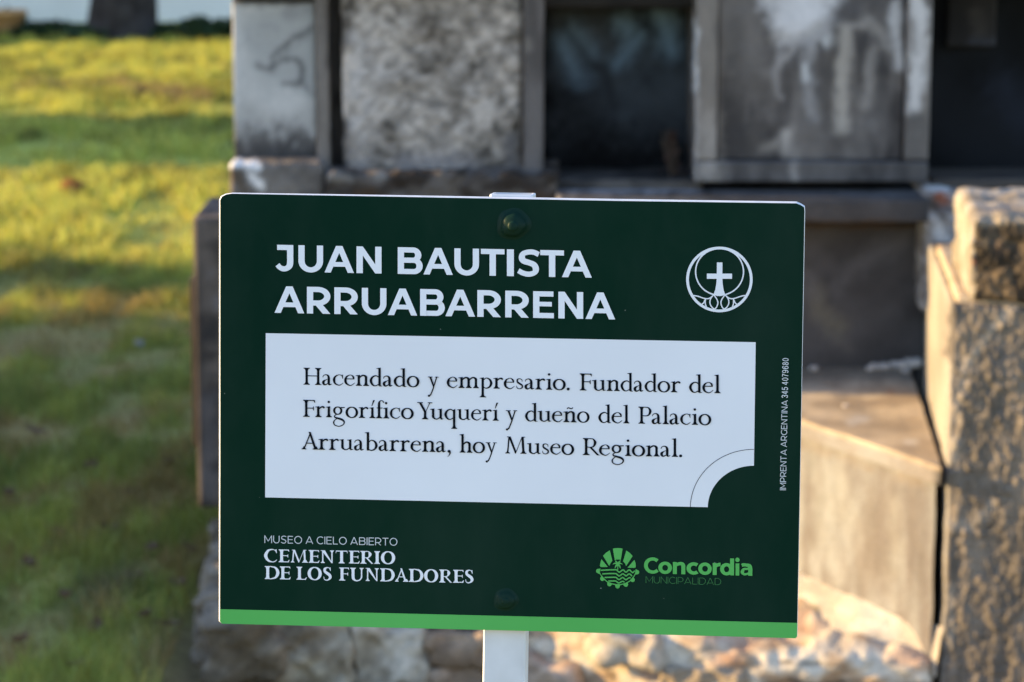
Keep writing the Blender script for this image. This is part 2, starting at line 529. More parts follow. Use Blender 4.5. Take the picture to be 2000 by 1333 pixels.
        st((.24, .19, .04), (.12, .1, .06), (.13, .01, .08), (.3, -.05, .11), (.52, -.12, .12), (.65, -.25, .09), (.59, -.42, .06), (.36, -.52, .052), (.13, -.45, .06), (.06, -.30, .075), (.12, -.17, .055), (.24, -.07, .04))
    elif ch == 'f':
        w = .36; st((.41, .97, .06), (.36, 1.03, .045), (.27, 1.04, .05), (.185, .95, .1), (.17, .8, S), (.17, .4, S), (.17, .02, S)); foot(.17, l=.1, r=.12); G.append(rect(.04, X - .05, .36, X - .05 + h)); dot(.42, .955, .04)
    elif ch == 'y':
        w = .64; G.append([[(.07, X), (.20, X), (.385, .06), (.33, -.04)]]); st((.53, X, h * 1.25), (.42, .28, h * 1.25), (.30, -.1, h * 1.3), (.19, -.38, .07), (.12, -.48, .085)); dot(.06, -.50, .065)
        G.append(rect(.0, X - h * .8, .27, X)); G.append(rect(.42, X - h * .8, .64, X))
    elif ch == '.': w = .2; dot(.1, .065, .085)
    elif ch == ',': w = .26; dot(.12, .06, .085); st((.17, .08, .07), (.18, -.03, .08), (.12, -.18, .04), (.04, -.27, .015))
    elif ch == 'H': w = 1.02; [stem(x, 0, 1) or foot(x, 0, .11, .11) or foot(x, 1, .11, .11, d=-1) for x in (.20, .84)]; G.append(rect(.2, .5, .84, .5 + h))
    elif ch == 'I': w = .36; stem(.18, 0, 1); foot(.18, l=.1, r=.1); foot(.18, 1, .1, .1, d=-1)
    elif ch in 'FEL':
        w = {'F': .70, 'E': .74, 'L': .70}[ch]; stem(.20, 0, 1); foot(.20, l=.11, r=.13 if ch == 'F' else .1); foot(.20, 1, .11, .1, d=-1)
        if ch != 'L': G.append(rect(.2, 1 - h * 1.1, w - .03, 1)); G.append([[(w - .06, 1), (w - .02, 1), (w + .0, .84), (w - .03, .84), (w - .1, 1 - h)]]); G.append(rect(.2, .49, w - .12, .49 + h)); G.append([[(w - .1, .62), (w - .07, .62), (w - .07, .38), (w - .1, .38), (w - .15, .49 + h / 2)]])
        if ch != 'F': G.append(rect(.2, 0, w - .03, h * 1.1)); G.append([[(w - .08, 0), (w - .03, 0), (w + .03, .2), (w + .0, .2), (w - .12, h)]])
    elif ch in 'PRB':
        w = .78 if ch == 'P' else .92; stem(.20, 0, 1); foot(.20, l=.11, r=.12); foot(.20, 1, .11, .05, d=-1)
        st((.2, 1 - h / 2, h), (.4, 1 - h / 2, h), (.58, .94, .07), (.68, .75, T), (.60, .53, .09), (.44, .465, h), (.22, .48, h))
        if ch == 'R': G.append([[(.34, .49), (.48, .49), (.88, .03), (.96, .0), (.78, .0)]])
    elif ch == 'A':
        w = .90; diag(.10, 0, .46, .97, h * 1.3); G.append([[(.36, 1.03), (.47, 1.03), (.82, 0), (.68, 0)]]); G.append(rect(.2, .34, .64, .34 + h)); foot(.10, 0, .1, .1, h); foot(.75, 0, .09, .09, S)
    elif ch == 'Y':
        w = .87; stem(.45, 0, .45); foot(.45, l=.11, r=.11); G.append([[(.08, 1), (.22, 1), (.51, .46), (.51, .38), (.39, .42)]]); G.append([[(.70, 1), (.75, 1), (.51, .46), (.47, .44)]]); G.append(rect(.0, 1 - h * .9, .32, 1)); G.append(rect(.6, 1 - h * .9, .86, 1))
    elif ch == 'M':
        w = 1.23; diag(.16, 0, .24, 1, h * 1.5); foot(.16, 0, .1, .1, h); G.append([[(.20, 1), (.33, 1), (.64, .14), (.60, 0), (.575, 0)]]); G.append([[(.95, 1), (.99, 1), (.62, 0), (.585, 0)]])
        G.append([[(.93, 1), (1.06, 1), (1.11, 0), (.98, 0)]]); foot(1.045, 0, .1, .1, S); G.append(rect(.12, 1 - h * .8, .3, 1)); G.append(rect(.97, 1 - h * .8, 1.14, 1))
    elif ch == 'N':
        w = 1.0; stem(.17, 0, 1, h * 1.5); foot(.17, 0, .1, .1, h * 1.5); G.append([[(.07, 1), (.16 + S * .8, 1), (.86, .0), (.80, .0)]]); stem(.83, 0, 1, h * 1.5); foot(.83, 1, .1, .1, h * 1.5, -1); G.append(rect(.03, 1 - h * .8, .2, 1))
    elif ch == 'T': w = .86; stem(.43, 0, 1); foot(.43, l=.11, r=.11); G.append(rect(.02, 1 - h * 1.2, .84, 1)); G.append([[(.0, .80), (.03, .80), (.1, 1), (.03, 1)]]); G.append([[(.86, .80), (.83, .80), (.76, 1), (.83, 1)]])
    elif ch == 'O': w = 1.02; G.append(ring(.51, .5, .505 - T / 2, .505 - h / 2, T * 1.05, h * 1.2))
    elif ch == 'D': w = 1.0; stem(.20, 0, 1); foot(.2, l=.11, r=.03); foot(.2, 1, .11, .03, d=-1); st((.2, 1 - h / 2, h), (.45, 1 - h / 2, h * 1.2), (.78, .86, T * .7), (.93, .5, T * 1.05), (.78, .15, T * .7), (.45, h / 2, h * 1.2), (.2, h / 2, h))
    elif ch == 'C': w = .92; st((.83, .80, .05), (.72, .94, .05), (.52, .985, h * 1.3), (.24, .88, T * .75), (.07, .5, T * 1.05), (.24, .13, T * .75), (.54, .012, h * 1.3), (.74, .06, h * 1.2), (.88, .2, .03)); G.append([[(.80, 1.0), (.85, 1.0), (.87, .70), (.84, .70), (.74, .93)]])
    elif ch == 'S': w = .62; st((.53, .76, .03), (.48, .92, .05), (.32, .985, h * 1.2), (.14, .88, T * .8), (.14, .68, T * .85), (.3, .54, T), (.47, .40, T), (.52, .2, T * .85), (.36, .03, h * 1.5), (.2, .015, h * 1.2), (.09, .09, .05), (.05, .28, .03)); G.append([[(.5, 1.), (.54, 1.), (.56, .72), (.53, .72), (.46, .9)]])
    elif ch == 'U':
        w = 1.0; stem(.2, .3, 1); foot(.2, 1, .11, .11, d=-1); stem(.82, .3, 1, h * 1.6); foot(.82, 1, .1, .1, h * 1.6, -1)
        st((.2, .36, S), (.23, .16, S * .95), (.36, .03, S * .55), (.52, .005, h * 1.5), (.7, .08, h * 1.5), (.81, .25, h * 1.6), (.82, .4, h * 1.6))
    return G, w


KERN = {'Yu': -.15, 'Pa': -.06, 'Re': -.06, 'Fr': -.03, 'Ar': -.03, 'ry': -.02}


def write(pr, text, p0, p1, cap, font, gap=.06, space=.3, axis=None):
    """fit a word or line between two photo points on its baseline"""
    p0, p1 = np.array(p0, float), np.array(p1, float)
    items, x = [], 0
    prev = ''
    for ch in text:
        x += KERN.get(prev + ch, 0) if axis is None and cap > 30 and cap < 40 else 0
        prev = ch
        if ch == ' ':
            x += space; continue
        g, wd = font(ch)
        items.append((g, x)); x += wd + gap
    tot = x - gap
    dirv = (p1 - p0) / tot
    up = np.array([0, -cap]) if axis is None else np.array(axis, float)
    for g, x0 in items:
        for quads in g:
            pr.add([[tuple(r) for r in s2l([p0 + dirv * (x0 + p[0]) + up * p[1] for p in q])] for q in quads])


m_green, N, L, b = newmat('printed_dark_green')
tc = N.new('ShaderNodeTexCoord')
no = N.new('ShaderNodeTexNoise'); no.inputs['Scale'].default_value = 3.5; no.inputs['Detail'].default_value = 4
L.new(tc.outputs['Object'], no.inputs['Vector'])
cr = N.new('ShaderNodeValToRGB'); cr.color_ramp.elements[0].position, cr.color_ramp.elements[1].position = 0.3, 0.75
cr.color_ramp.elements[0].color = (0.0024, 0.0195, 0.0112, 1); cr.color_ramp.elements[1].color = (0.0046, 0.0250, 0.0138, 1)
L.new(no.outputs['Fac'], cr.inputs['Fac'])
vo = N.new('ShaderNodeTexVoronoi'); vo.inputs['Scale'].default_value = 88; vo.inputs['Randomness'].default_value = 1      # dust specks
L.new(tc.outputs['Object'], vo.inputs['Vector'])
lt = N.new('ShaderNodeMath'); lt.operation = 'LESS_THAN'; lt.inputs[1].default_value = 0.036
L.new(vo.outputs['Distance'], lt.inputs[0])
gt = N.new('ShaderNodeSeparateColor'); L.new(vo.outputs['Color'], gt.inputs[0])
g2 = N.new('ShaderNodeMath'); g2.operation = 'GREATER_THAN'; g2.inputs[1].default_value = 0.45; L.new(gt.outputs[0], g2.inputs[0])
mu = N.new('ShaderNodeMath'); mu.operation = 'MULTIPLY'; L.new(lt.outputs[0], mu.inputs[0]); L.new(g2.outputs[0], mu.inputs[1])
m2 = N.new('ShaderNodeMath'); m2.operation = 'MULTIPLY'; L.new(mu.outputs[0], m2.inputs[0]); L.new(gt.outputs[1], m2.inputs[1])
mx = N.new('ShaderNodeMix'); mx.data_type = 'RGBA'; mx.inputs['B'].default_value = (0.20, 0.22, 0.19, 1)
d1 = N.new('ShaderNodeTexNoise'); d1.inputs['Scale'].default_value = 6; d1.inputs['Detail'].default_value = 8; d1.inputs['Roughness'].default_value = 0.7      # dust film, also sheen painted into the colour
mp = N.new('ShaderNodeMapping'); mp.inputs['Scale'].default_value = (1.6, 1, 0.7); L.new(tc.outputs['Object'], mp.inputs['Vector']); L.new(mp.outputs[0], d1.inputs['Vector'])
dr = N.new('ShaderNodeMapRange'); dr.inputs['From Min'].default_value, dr.inputs['From Max'].default_value = 0.42, 0.75
dr.inputs['To Min'].default_value, dr.inputs['To Max'].default_value = 0.0, 0.035; L.new(d1.outputs['Fac'], dr.inputs['Value'])
dm = N.new('ShaderNodeMix'); dm.data_type = 'RGBA'; dm.inputs['B'].default_value = (0.22, 0.25, 0.22, 1)
L.new(dr.outputs['Result'], dm.inputs['Factor']); L.new(cr.outputs['Color'], dm.inputs['A'])
L.new(m2.outputs[0], mx.inputs['Factor']); L.new(dm.outputs['Result'], mx.inputs['A']); L.new(mx.outputs['Result'], b.inputs['Base Color'])
b.inputs['Roughness'].default_value = 0.5; b.inputs['Specular IOR Level'].default_value = 0.025
m_white = mat_noise('white_vinyl', (0.75, 0.75, 0.755), (0.80, 0.80, 0.805), 7, 0.5, 0.1, 0.02)
m_let = mat_noise('white_lettering', (0.78, 0.79, 0.80), (0.82, 0.83, 0.84), 9, 0.5, 0.1, 0.0)
m_dim = mat_noise('pale_lettering', (0.58, 0.61, 0.60), (0.64, 0.67, 0.66), 9, 0.45, 0.2, 0.0)
m_ink = mat_noise('black_ink', (0.004, 0.006, 0.009), (0.006, 0.008, 0.011), 30, 0.6, 0.02, 0.0)
m_lg = mat_noise('bright_green_vinyl', (0.088, 0.40, 0.083), (0.105, 0.44, 0.098), 6, 0.45, 0.12, 0.02)
m_lgd = mat_noise('thin_green_lettering', (0.05, 0.20, 0.06), (0.06, 0.22, 0.07), 6, 0.45, 0.1, 0.0)
m_bw = mat_noise('white_board', (0.66, 0.66, 0.64), (0.76, 0.76, 0.74), 60, 0.55, 0.3, 0.15)
m_post = mat_noise('white_painted_steel', (0.58, 0.58, 0.56), (0.74, 0.74, 0.73), 18, 0.42, 0.35, 0.12)

sign = empty('information_sign', (float(SIGN_T[0]), float(SIGN_T[1]), float(SIGN_T[2])))
sign.rotation_euler = SIGN_R
tag(sign, 'dark green information sign with white lettering on a white square post', 'sign')

# board: 5 mm sheet with clipped top corners, printed in front
loc = s2l([(427.5, 391), (431, 383.5), (440, 379), (452, 377.2), (800, 382.5), (1200, 389.5), (1556, 394.6), (1565, 398.5), (1572, 403), (1572.6, 412), (1565.3, 820), (1557.5, 1244), (1554, 1247.8), (1000, 1232.6), (433, 1218.8), (427, 1214), (427.3, 900)])
loc = np.array(loc); n = len(loc)
inner = s2l([(430.0, 391.6), (433.2, 384.6), (441.3, 380.5), (452.2, 378.7), (800, 385.2), (1200, 392.7), (1555, 397.6), (1563.6, 400.9), (1570.4, 405.2), (1571.3, 412.6), (1564.5, 820), (1556.8, 1243.6), (1553.4, 1247), (1000, 1232), (433.6, 1218.5), (429.4, 1213.8), (430.0, 900)])
me = bpy.data.meshes.new('board')
bm = bmesh.new()
f = [bm.verts.new((p[0], 0, p[1])) for p in inner]
c_ = [bm.verts.new((p[0], 0.0011, p[1])) for p in loc]
k = [bm.verts.new((p[0], 0.0052, p[1])) for p in loc]
bm.faces.new(f[::-1]).material_index = 0
bm.faces.new(k).material_index = 1
for i in range(n):
    bm.faces.new((f[i], f[(i + 1) % n], c_[(i + 1) % n], c_[i])).material_index = 1
    bm.faces.new((c_[i], c_[(i + 1) % n], k[(i + 1) % n], k[i])).material_index = 1
bmesh.ops.recalc_face_normals(bm, faces=bm.faces)
bm.to_mesh(me); bm.free()
board = link('board', me, [m_green, m_bw], sign, smooth=False)

pr = Print(0.00015)
pr.add([[tuple(r) for r in s2l([(429.7, 1190.2), (429.4, 1213.8), (433.6, 1218.5), (1000, 1232), (1553.4, 1247), (1556.8, 1243.6), (1557.3, 1217)])]])
pr.build('green_band', m_lg, board)

# white field with a quarter circle bitten out of its corner
CX, CY = 1472.3, 992.4
a = np.radians(np.linspace(90, 180, 25))
ring_in = np.stack([CX + 90 * np.cos(a), CY - 82.5 * np.sin(a)], -1)
tl, tr, bl = (519.2, 651.2), (1476, 668.8), (518, 971.8)
outer = [tl, tr, (CX + 0.2, CY - 82.5)] + [tuple(p) for p in ring_in] + [(1382, 991), bl]
pr = Print(0.00022)
me = bpy.data.meshes.new('text_field')
bm = bmesh.new()
vs = [bm.verts.new((p[0], -0.00022, p[1])) for p in s2l(outer)]
fc = bm.faces.new(vs)
bmesh.ops.recalc_face_normals(bm, faces=bm.faces)
bmesh.ops.triangulate(bm, faces=bm.faces)
if sum(q.normal.y for q in bm.faces) > 0: bmesh.ops.reverse_faces(bm, faces=bm.faces)
bm.to_mesh(me); bm.free()
field = link('text_field', me, m_white, board, smooth=False)

pr = Print(0.0004)
arcpts = np.stack([CX + 124 * np.cos(a), CY - 114.5 * np.sin(a), np.full(25, 1.1)], -1)
pr.add([[tuple(r) for r in s2l(q)] for q in strip(arcpts)])
pr.build('arc_line', m_ink, board)

# title
bold = lambda c: sans(c, 0.232)
pr = Print(0.0004)
row1 = [('J', 536.3, 573), ('U', 583, 631.2), ('A', 634, 691.5), ('N', 696.5, 745.3), ('B', 777, 825.7), ('A', 827.2, 884.6), ('U', 887.6, 935.7), ('T', 939.4, 985.5), ('I', 990.2, 1003.8),
        ('S', 1010.7, 1055), ('T', 1055.3, 1101.6), ('A', 1097.6, 1156)]
row2 = [('A', 536.5, 594.6), ('R', 599.8, 645.6), ('R', 653.3, 699.1), ('U', 707, 755), ('A', 757.8, 815.2), ('B', 820.8, 868.9), ('A', 870, 928), ('R', 932.4, 978.4), ('R', 986.9, 1032.9),
        ('E', 1041.4, 1081.9), ('N', 1090.7, 1139.1), ('A', 1143.6, 1201.6)]
for row, y0 in ((row1, 531.0), (row2, 611.7)):
    for ch, xa, xb in row:
        yb = lambda x: y0 + 0.0197 * (x - 560)
        write(pr, ch, (xa, yb(xa)), (xb, yb(xb)), 52.2, bold)
pr.build('title_lettering', m_let, board)

# body text
pr = Print(0.0004)
K = 4.651
ser = lambda c: serif(c)
l1 = [('Hacendado', 592.1, 819.4), ('y', 836, 857), ('empresario.', 873.2, 1113.3), ('Fundador', 1131.6, 1329.6), ('del', 1345.7, 1407.5)]
l2 = [('Frigorífico', 591.5, 808.2), ('Yuquerí', 815.1, 974.2), ('y', 988.2, 1010.3), ('dueño', 1025.4, 1151.6), ('del', 1168.4, 1229.6), ('Palacio', 1246.2, 1389.2)]
l3 = [('Arruabarrena,', 590.4, 882.2), ('hoy', 897.9, 970.4), ('Museo', 986, 1121.5), ('Regional.', 1137.6, 1333)]
for ln, y0 in ((l1, 751.8), (l2, 814.4), (l3, 877.9)):
    for word, xa, xb in ln:
        yb = lambda x: y0 + 0.0205 * (x - 600)
        write(pr, word, (xa, yb(xa)), (xb, yb(xb)), 33.2, ser, gap=.035)
pr.build('body_lettering', m_ink, board)

# footer
pr = Print(0.0004)
write(pr, 'MUSEO A CIELO ABIERTO', (516.6, 1060.9), (776.4, 1065.8), 14.8, lambda c: sans(c, 0.116), gap=.17, space=.34)
pr.build('small_lettering', m_dim, board)
pr = Print(0.0004)
fat = lambda c: (lambda g: (g[0], g[1] + .06))(serif(c, 0.205, 0.06))
write(pr, 'CEMENTERIO', (517.2, 1097.7), (773.7, 1102.2), 24.8, fat, gap=.03)
for word, xa, xb in (('DE', 517.7, 569), ('LOS', 579.8, 649.6), ('FUNDADORES', 663, 926.4)):
    yb = lambda x: 1131 + 0.0195 * (x - 520)
    write(pr, word, (xa, yb(xa)), (xb, yb(xb)), 25.2, fat, gap=.03)
pr.build('footer_lettering', m_let, board)
pr = Print(0.0004)
write(pr, 'IMPRENTA ARGENTINA 345 4079680', (1535.0, 957.7), (1540.2, 699.8), 12, lambda c: sans(c, 0.13), gap=.16, space=.28, axis=(-11.9, -.24))
pr.build('printer_lettering', m_dim, board)

# municipal wordmark and emblem
pr = Print(0.0004)
for ch, xa, xb in (('C', 655, 815), ('o', 810, 958), ('n', 968, 1103), ('c', 1115, 1248), ('o', 1243, 1390), ('r', 1400, 1485), ('d', 1480, 1632), ('i', 1645, 1692), ('a', 1700, 1830)):
    xa, xb = 1140 + xa / 5.5556, 1140 + xb / 5.5556
    yb = lambda x: 1120 + .0232 * (x - 1258)
    write(pr, ch, (xa, yb(xa)), (xb, yb(xb)), 31.2, lambda c: sans(c, 0.243))
pr.build('town_lettering', m_lg, board)
pr = Print(0.0004)
write(pr, 'MUNICIPALIDAD', (1261.3, 1139.0), (1408.4, 1142.8), 13.2, lambda c: sans(c, 0.07), gap=.16)
pr.build('town_small_lettering', m_lgd, board)


def emb(pr, quads, ox, oy, sc):
    pr.add([[tuple(r) for r in s2l([(ox + p[0] / sc, oy + p[1] / sc) for p in q])] for q in quads])


pr = Print(0.0004)
E1 = lambda q: emb(pr, q, 1155, 1060, 13.333)
for poly in ([(560, 162), (610, 148), (690, 142), (770, 148), (814, 160), (768, 450), (720, 440), (660, 440), (612, 462)], [(480, 200), (548, 475), (500, 535), (465, 606), (305, 345), (385, 262)], [(910, 207), (1000, 268), (1077, 350), (905, 612), (880, 545), (825, 488)],
             [(265, 432), (430, 636), (250, 636), (222, 605), (238, 520)], [(1120, 448), (1150, 530), (1158, 622), (1140, 658), (940, 655)]):
    E1([poly])
for c in ([(690, 560, 40), (640, 540, 42), (585, 548, 22), (556, 574, 6)], [(690, 560, 40), (740, 540, 42), (785, 548, 22), (814, 574, 6)], [(690, 560, 50), (655, 505, 40), (620, 468, 10)], [(690, 560, 50), (725, 505, 40), (765, 466, 10)],
          [(690, 560, 50), (640, 610, 40), (612, 672, 8)], [(690, 560, 50), (735, 610, 40), (758, 676, 8)], [(688, 560, 26), (688, 640, 20), (687, 715, 22)]):
    E1(strip(spl(c)))
for c in ([(245, 722), (400, 712), (560, 706), (650, 708), (690, 745), (730, 768), (770, 745), (810, 715), (845, 718), (885, 762), (920, 762), (960, 722), (1000, 715), (1040, 755), (1085, 778), (1130, 732)],
          [(285, 815), (450, 806), (600, 806), (650, 812), (690, 850), (730, 868), (775, 840), (820, 812), (860, 835), (905, 866), (945, 840), (985, 814), (1025, 835), (1060, 875)],
          [(345, 908), (480, 904), (600, 902), (650, 910), (690, 950), (730, 962), (775, 932), (820, 908), (860, 940), (905, 966), (950, 935), (990, 914), (1025, 920)],
          [(445, 1000), (560, 998), (640, 1002), (690, 1042), (730, 1048), (780, 1020), (820, 1008), (860, 1030)]):
    E1(strip(spl([(x, y, 34) for x, y in c])))
E1(strip(spl([(188, 700, 14), (230, 810, 22), (330, 945, 24), (470, 1048, 26), (690, 1096, 28), (900, 1056, 26), (1050, 955, 24), (1135, 830, 24), (1172, 710, 14)], 10)))
for x, y, ang in ((172, 738, 190), (278, 945, 140), (468, 1090, 110), (684, 1146, 90), (904, 1102, 68), (1085, 975, 40), (1200, 770, 8)):
    ca, sa = math.cos(math.radians(ang)), math.sin(math.radians(ang))
    E1([[(x + r * ca - q * sa, y + r * sa + q * ca) for r, q in ((-55, -75), (-15, -60), (20, -50), (42, -28), (48, 0), (42, 28), (20, 50), (-15, 60), (-55, 75))]])
pr.build('town_emblem', m_lg, board)

pr = Print(0.0004)
E2 = lambda q: emb(pr, q, 1330, 470, 8.887)
E2(ring(667, 677, 553, 546, 47, 46, 72))
t = np.radians(np.linspace(-76, 256, 70))
E2(strip(np.stack([670 + 416 * np.cos(t), 543 - 408 * np.sin(t), 23 + 16 * np.clip(np.sin(t), 0, 1) ** 3], -1)))
E2([[(624, 382), (720, 382), (718, 640), (622, 640)]])
E2([[(450, 576), (886, 576), (886, 666), (450, 666)]])
E2([[(622, 640), (718, 640), (722, 730), (738, 850), (770, 945), (700, 964), (630, 964), (562, 945), (598, 850), (616, 730)]])
for sgn in (1, -1):
    fx = lambda c: [(667 + sgn * (x - 667), y, 20) for x, y in c]
    for c in ([(212, 955), (290, 968), (400, 1004), (470, 1010), (525, 985), (568, 945)], [(578, 952), (628, 1030), (640, 1090), (622, 1150), (590, 1190)], [(548, 960), (508, 1030), (506, 1100), (540, 1160), (585, 1192)],
              [(424, 1008), (422, 1090), (445, 1165)], [(415, 1030), (395, 1080), (362, 1110)]):
        E2(strip(spl(fx(c))))
pr.build('cross_emblem', m_let, board)


def bolt(x, y, r, hgt, cap, lean):
    """bolt head pressing up under the printed film"""
    c = s2l([(x, y)])[0]
    V, F = [], []
    prof = [(1.35, 0), (1.18, .06), (1.02, .24), (.93, .5), (.82, .72), (.62, .86), (.46, .92), (.40, .96), (.37, 1.2), (.30, 1.26), (.0, 1.27)]
    n = 48
    for rr, hh in prof:
        for k in range(n):
            t = 2 * math.pi * k / n
            hexr = 1 + (.05 * math.sin(2 * t + 1) + .035 * math.sin(3 * t + 2) + .03 * math.cos(5 * t)) * (1 if rr > .5 else .4)
            V.append((c[0] + r * rr * hexr * math.cos(t) + lean[0] * hh * r, -.00012 - hgt * hh * (1 if rr > .42 else cap), c[1] + r * rr * hexr * math.sin(t) + lean[1] * hh * r))
    for i in range(len(prof) - 1):
        for k in range(n):
            F.append((i * n + k, i * n + (k + 1) % n, (i + 1) * n + (k + 1) % n, (i + 1) * n + k))
    o = link('bolt', mesh_np('bolt', np.array(V), F), m_bolt, sign)
    return o


m_bolt = mat_noise('film_covered_bolt', (0.0045, 0.0215, 0.013), (0.006, 0.026, 0.0155), 12, 0.52, 0.10, 0.05)
bolt(1003, 438, 0.0084, 0.0066, 1.0, (.02, -.12))
bolt(988, 1172, 0.0062, 0.0034, 1.0, (.02, -.08))

# hollow square post with an open top, screwed to the back of the board
PT = s2l([(997, 386)])[0]; PB = s2l([(983, 1300)])[0]
pw, wall = 0.0148, 0.0018
V, F = [], []
zt, zb = PT[1] + 0.0018, -1.30
slope = (PB[0] - PT[0]) / (PB[1] - PT[1])


def ringv(z, q):
    cx = PT[0] + slope * (z - PT[1]); cy = 0.0054 + pw
    b0 = len(V); c_ = 0.0011 if q == pw else 0.0008
    for sx, sy in ((-1, -1), (1, -1), (1, 1), (-1, 1)):
        order = ((q, q - c_), (q - c_, q)) if sx * sy > 0 else ((q - c_, q), (q, q - c_))
        for ax, ay in order:
            V.append((cx + sx * ax, cy + sy * ay, z))
    return b0


rows = [ringv(zb, pw)] + [ringv(z, pw) for z in np.linspace(-.6, zt - .0006, 6)] + [ringv(zt, pw - .0005), ringv(zt, pw - wall), ringv(zt - .09, pw - wall)]
for r0, r1 in zip(rows[:-1], rows[1:]):
    for k in range(8):
        F.append((r0 + k, r0 + (k + 1) % 8, r1 + (k + 1) % 8, r1 + k))
post = link('post', mesh_np('post', np.array(V), F), m_post, sign, smooth=False)

# ================================================================== LAWN
def lawn_tone(XY):
    """0 bare soil .. 1 grass, and dryness or sunlit yellowing, over the ground"""
    g = .4 * fbm(XY * np.array([2.0, 1.1]), 3, 3) + .6 * fbm(XY * np.array([8.0, 2.6]), 4, 31)
    dry = .5 * fbm(XY * np.array([0.8, 1.0]) + 40, 3, 5) + .5 * fbm(XY * np.array([6.0, 1.9]) + 9, 4, 15)
    return g, dry


def lawn_colour(XY):
    g, dry = lawn_tone(XY)
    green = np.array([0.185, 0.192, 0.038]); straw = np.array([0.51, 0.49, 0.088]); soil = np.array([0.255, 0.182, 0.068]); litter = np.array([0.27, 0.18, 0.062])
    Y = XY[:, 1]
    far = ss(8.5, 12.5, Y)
    C = mix(np.tile(green, (len(XY), 1)), straw, ss(.44 - .08 * far, .64 - .08 * far, dry) * (.30 + .65 * far))  # far sunlit zone painted yellower, standing in for backlit blades
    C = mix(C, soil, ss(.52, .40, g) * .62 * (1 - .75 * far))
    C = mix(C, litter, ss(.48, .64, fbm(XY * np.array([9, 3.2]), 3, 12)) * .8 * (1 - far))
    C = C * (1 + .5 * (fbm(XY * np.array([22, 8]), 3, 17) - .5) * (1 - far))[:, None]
    # worn earth strip across the lit lawn; left streak is a painted trunk shadow
    Q = proj(np.concatenate([XY, np.zeros((len(XY), 1))], 1))
    C = stains_and_light(C, Q, [([(215, 172), (300, 185), (400, 198)], 9, 12, (0.21, 0.12, 0.075), .8), ([(30, 172), (120, 170), (215, 172)], 7, 10, (0.12, 0.09, 0.06), .6), ([(300, 1300), (420, 1290)], 40, 60, (0.28, 0.20, 0.09), .7), ([(150, 1180), (260, 1140)], 20, 40, (0.09, 0.065, 0.05), .6)], 10, .02, 4)
    return C * (1.32 - .32 * far)[:, None], g  # near shaded lawn lightened in its colour


GM = mat_attr('lawn_soil', rough=1, spec=0.05, bump=0.6, scale=35, var=0.35)
xs = np.concatenate([np.linspace(-400, -8, 14), np.linspace(-7, 2, 150), np.linspace(3, 400, 14)])
ys = np.concatenate([np.linspace(-60, 2.5, 10), np.linspace(3, 27, 330), np.linspace(28, 900, 20)])
gx, gy = np.meshgrid(xs, ys, indexing='ij')
XY = np.stack([gx.ravel(), gy.ravel()], -1)
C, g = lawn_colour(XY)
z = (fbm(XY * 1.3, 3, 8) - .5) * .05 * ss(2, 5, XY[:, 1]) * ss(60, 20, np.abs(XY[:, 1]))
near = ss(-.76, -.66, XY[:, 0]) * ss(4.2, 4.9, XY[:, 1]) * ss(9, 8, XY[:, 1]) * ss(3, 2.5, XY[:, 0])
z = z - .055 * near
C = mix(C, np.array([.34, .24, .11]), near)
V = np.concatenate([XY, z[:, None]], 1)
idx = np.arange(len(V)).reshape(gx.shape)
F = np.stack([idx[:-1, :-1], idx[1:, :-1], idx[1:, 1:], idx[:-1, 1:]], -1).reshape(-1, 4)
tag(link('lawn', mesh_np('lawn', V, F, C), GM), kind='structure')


def gz(x, y):
    P = np.stack([np.atleast_1d(x), np.atleast_1d(y)], -1).astype(float)
    return (fbm(P * 1.3, 3, 8) - .5) * .05 * ss(2, 5, P[:, 1])


# grass blades: thick where the photo looks, thinner beyond
def blades(nb, x0r, x1r, ya, yb, hgt, wid):
    y = np.sqrt(RNG.uniform(ya ** 2, yb ** 2, nb))
    x = y * RNG.uniform(x0r, x1r, nb)
    return x, y, np.full(nb, hgt), np.full(nb, wid)


P1 = blades(60000, -.22, -.06, 4.9, 11, .042, .004)
P2 = blades(95000, -.22, -.06, 10.5, 25, .055, .011)
P3 = blades(16000, -.75, -.24, 4.5, 20, .045, .008)
P4 = blades(9000, -.06, .30, 3.0, 5.25, .04, .004)
x = np.concatenate([p[0] for p in (P1, P2, P3, P4)]); y = np.concatenate([p[1] for p in (P1, P2, P3, P4)])
hh = np.concatenate([p[2] for p in (P1, P2, P3, P4)]); ww = np.concatenate([p[3] for p in (P1, P2, P3, P4)])
XY = np.stack([x, y], -1)
C, g = lawn_colour(XY)
keep = (RNG.uniform(0, 1, len(x)) < .25 + .75 * ss(.36, .55, g)) & ~((x > -.69) & (y > 4.4) & (y < 9))
x, y, hh, ww, C, g = x[keep], y[keep], hh[keep], ww[keep], C[keep], g[keep]
nb = len(x)
ang = RNG.uniform(0, 2 * np.pi, nb)
hh = hh * RNG.uniform(.45, 1.3, nb) * (.6 + .8 * ss(.4, .6, g))
lean = RNG.uniform(.1, .9, nb) * hh
la = RNG.uniform(0, 2 * np.pi, nb)
dx, dy = np.cos(ang) * ww / 2, np.sin(ang) * ww / 2
z0 = gz(x, y) - .004
b0 = np.stack([x - dx, y - dy, z0], -1); b1 = np.stack([x + dx, y + dy, z0], -1)
mx_, my_ = x + np.cos(la) * lean * .35, y + np.sin(la) * lean * .35
m0 = np.stack([mx_ - dx * .7, my_ - dy * .7, z0 + hh * .6], -1); m1 = np.stack([mx_ + dx * .7, my_ + dy * .7, z0 + hh * .6], -1)
tp = np.stack([x + np.cos(la) * lean, y + np.sin(la) * lean, z0 + hh], -1)
tq = tp + np.stack([dx, dy, dx * 0], -1) * .15
V = np.stack([b0, b1, m0, m1, tp, tq], 1).reshape(-1, 3)
i6 = np.arange(nb)[:, None] * 6
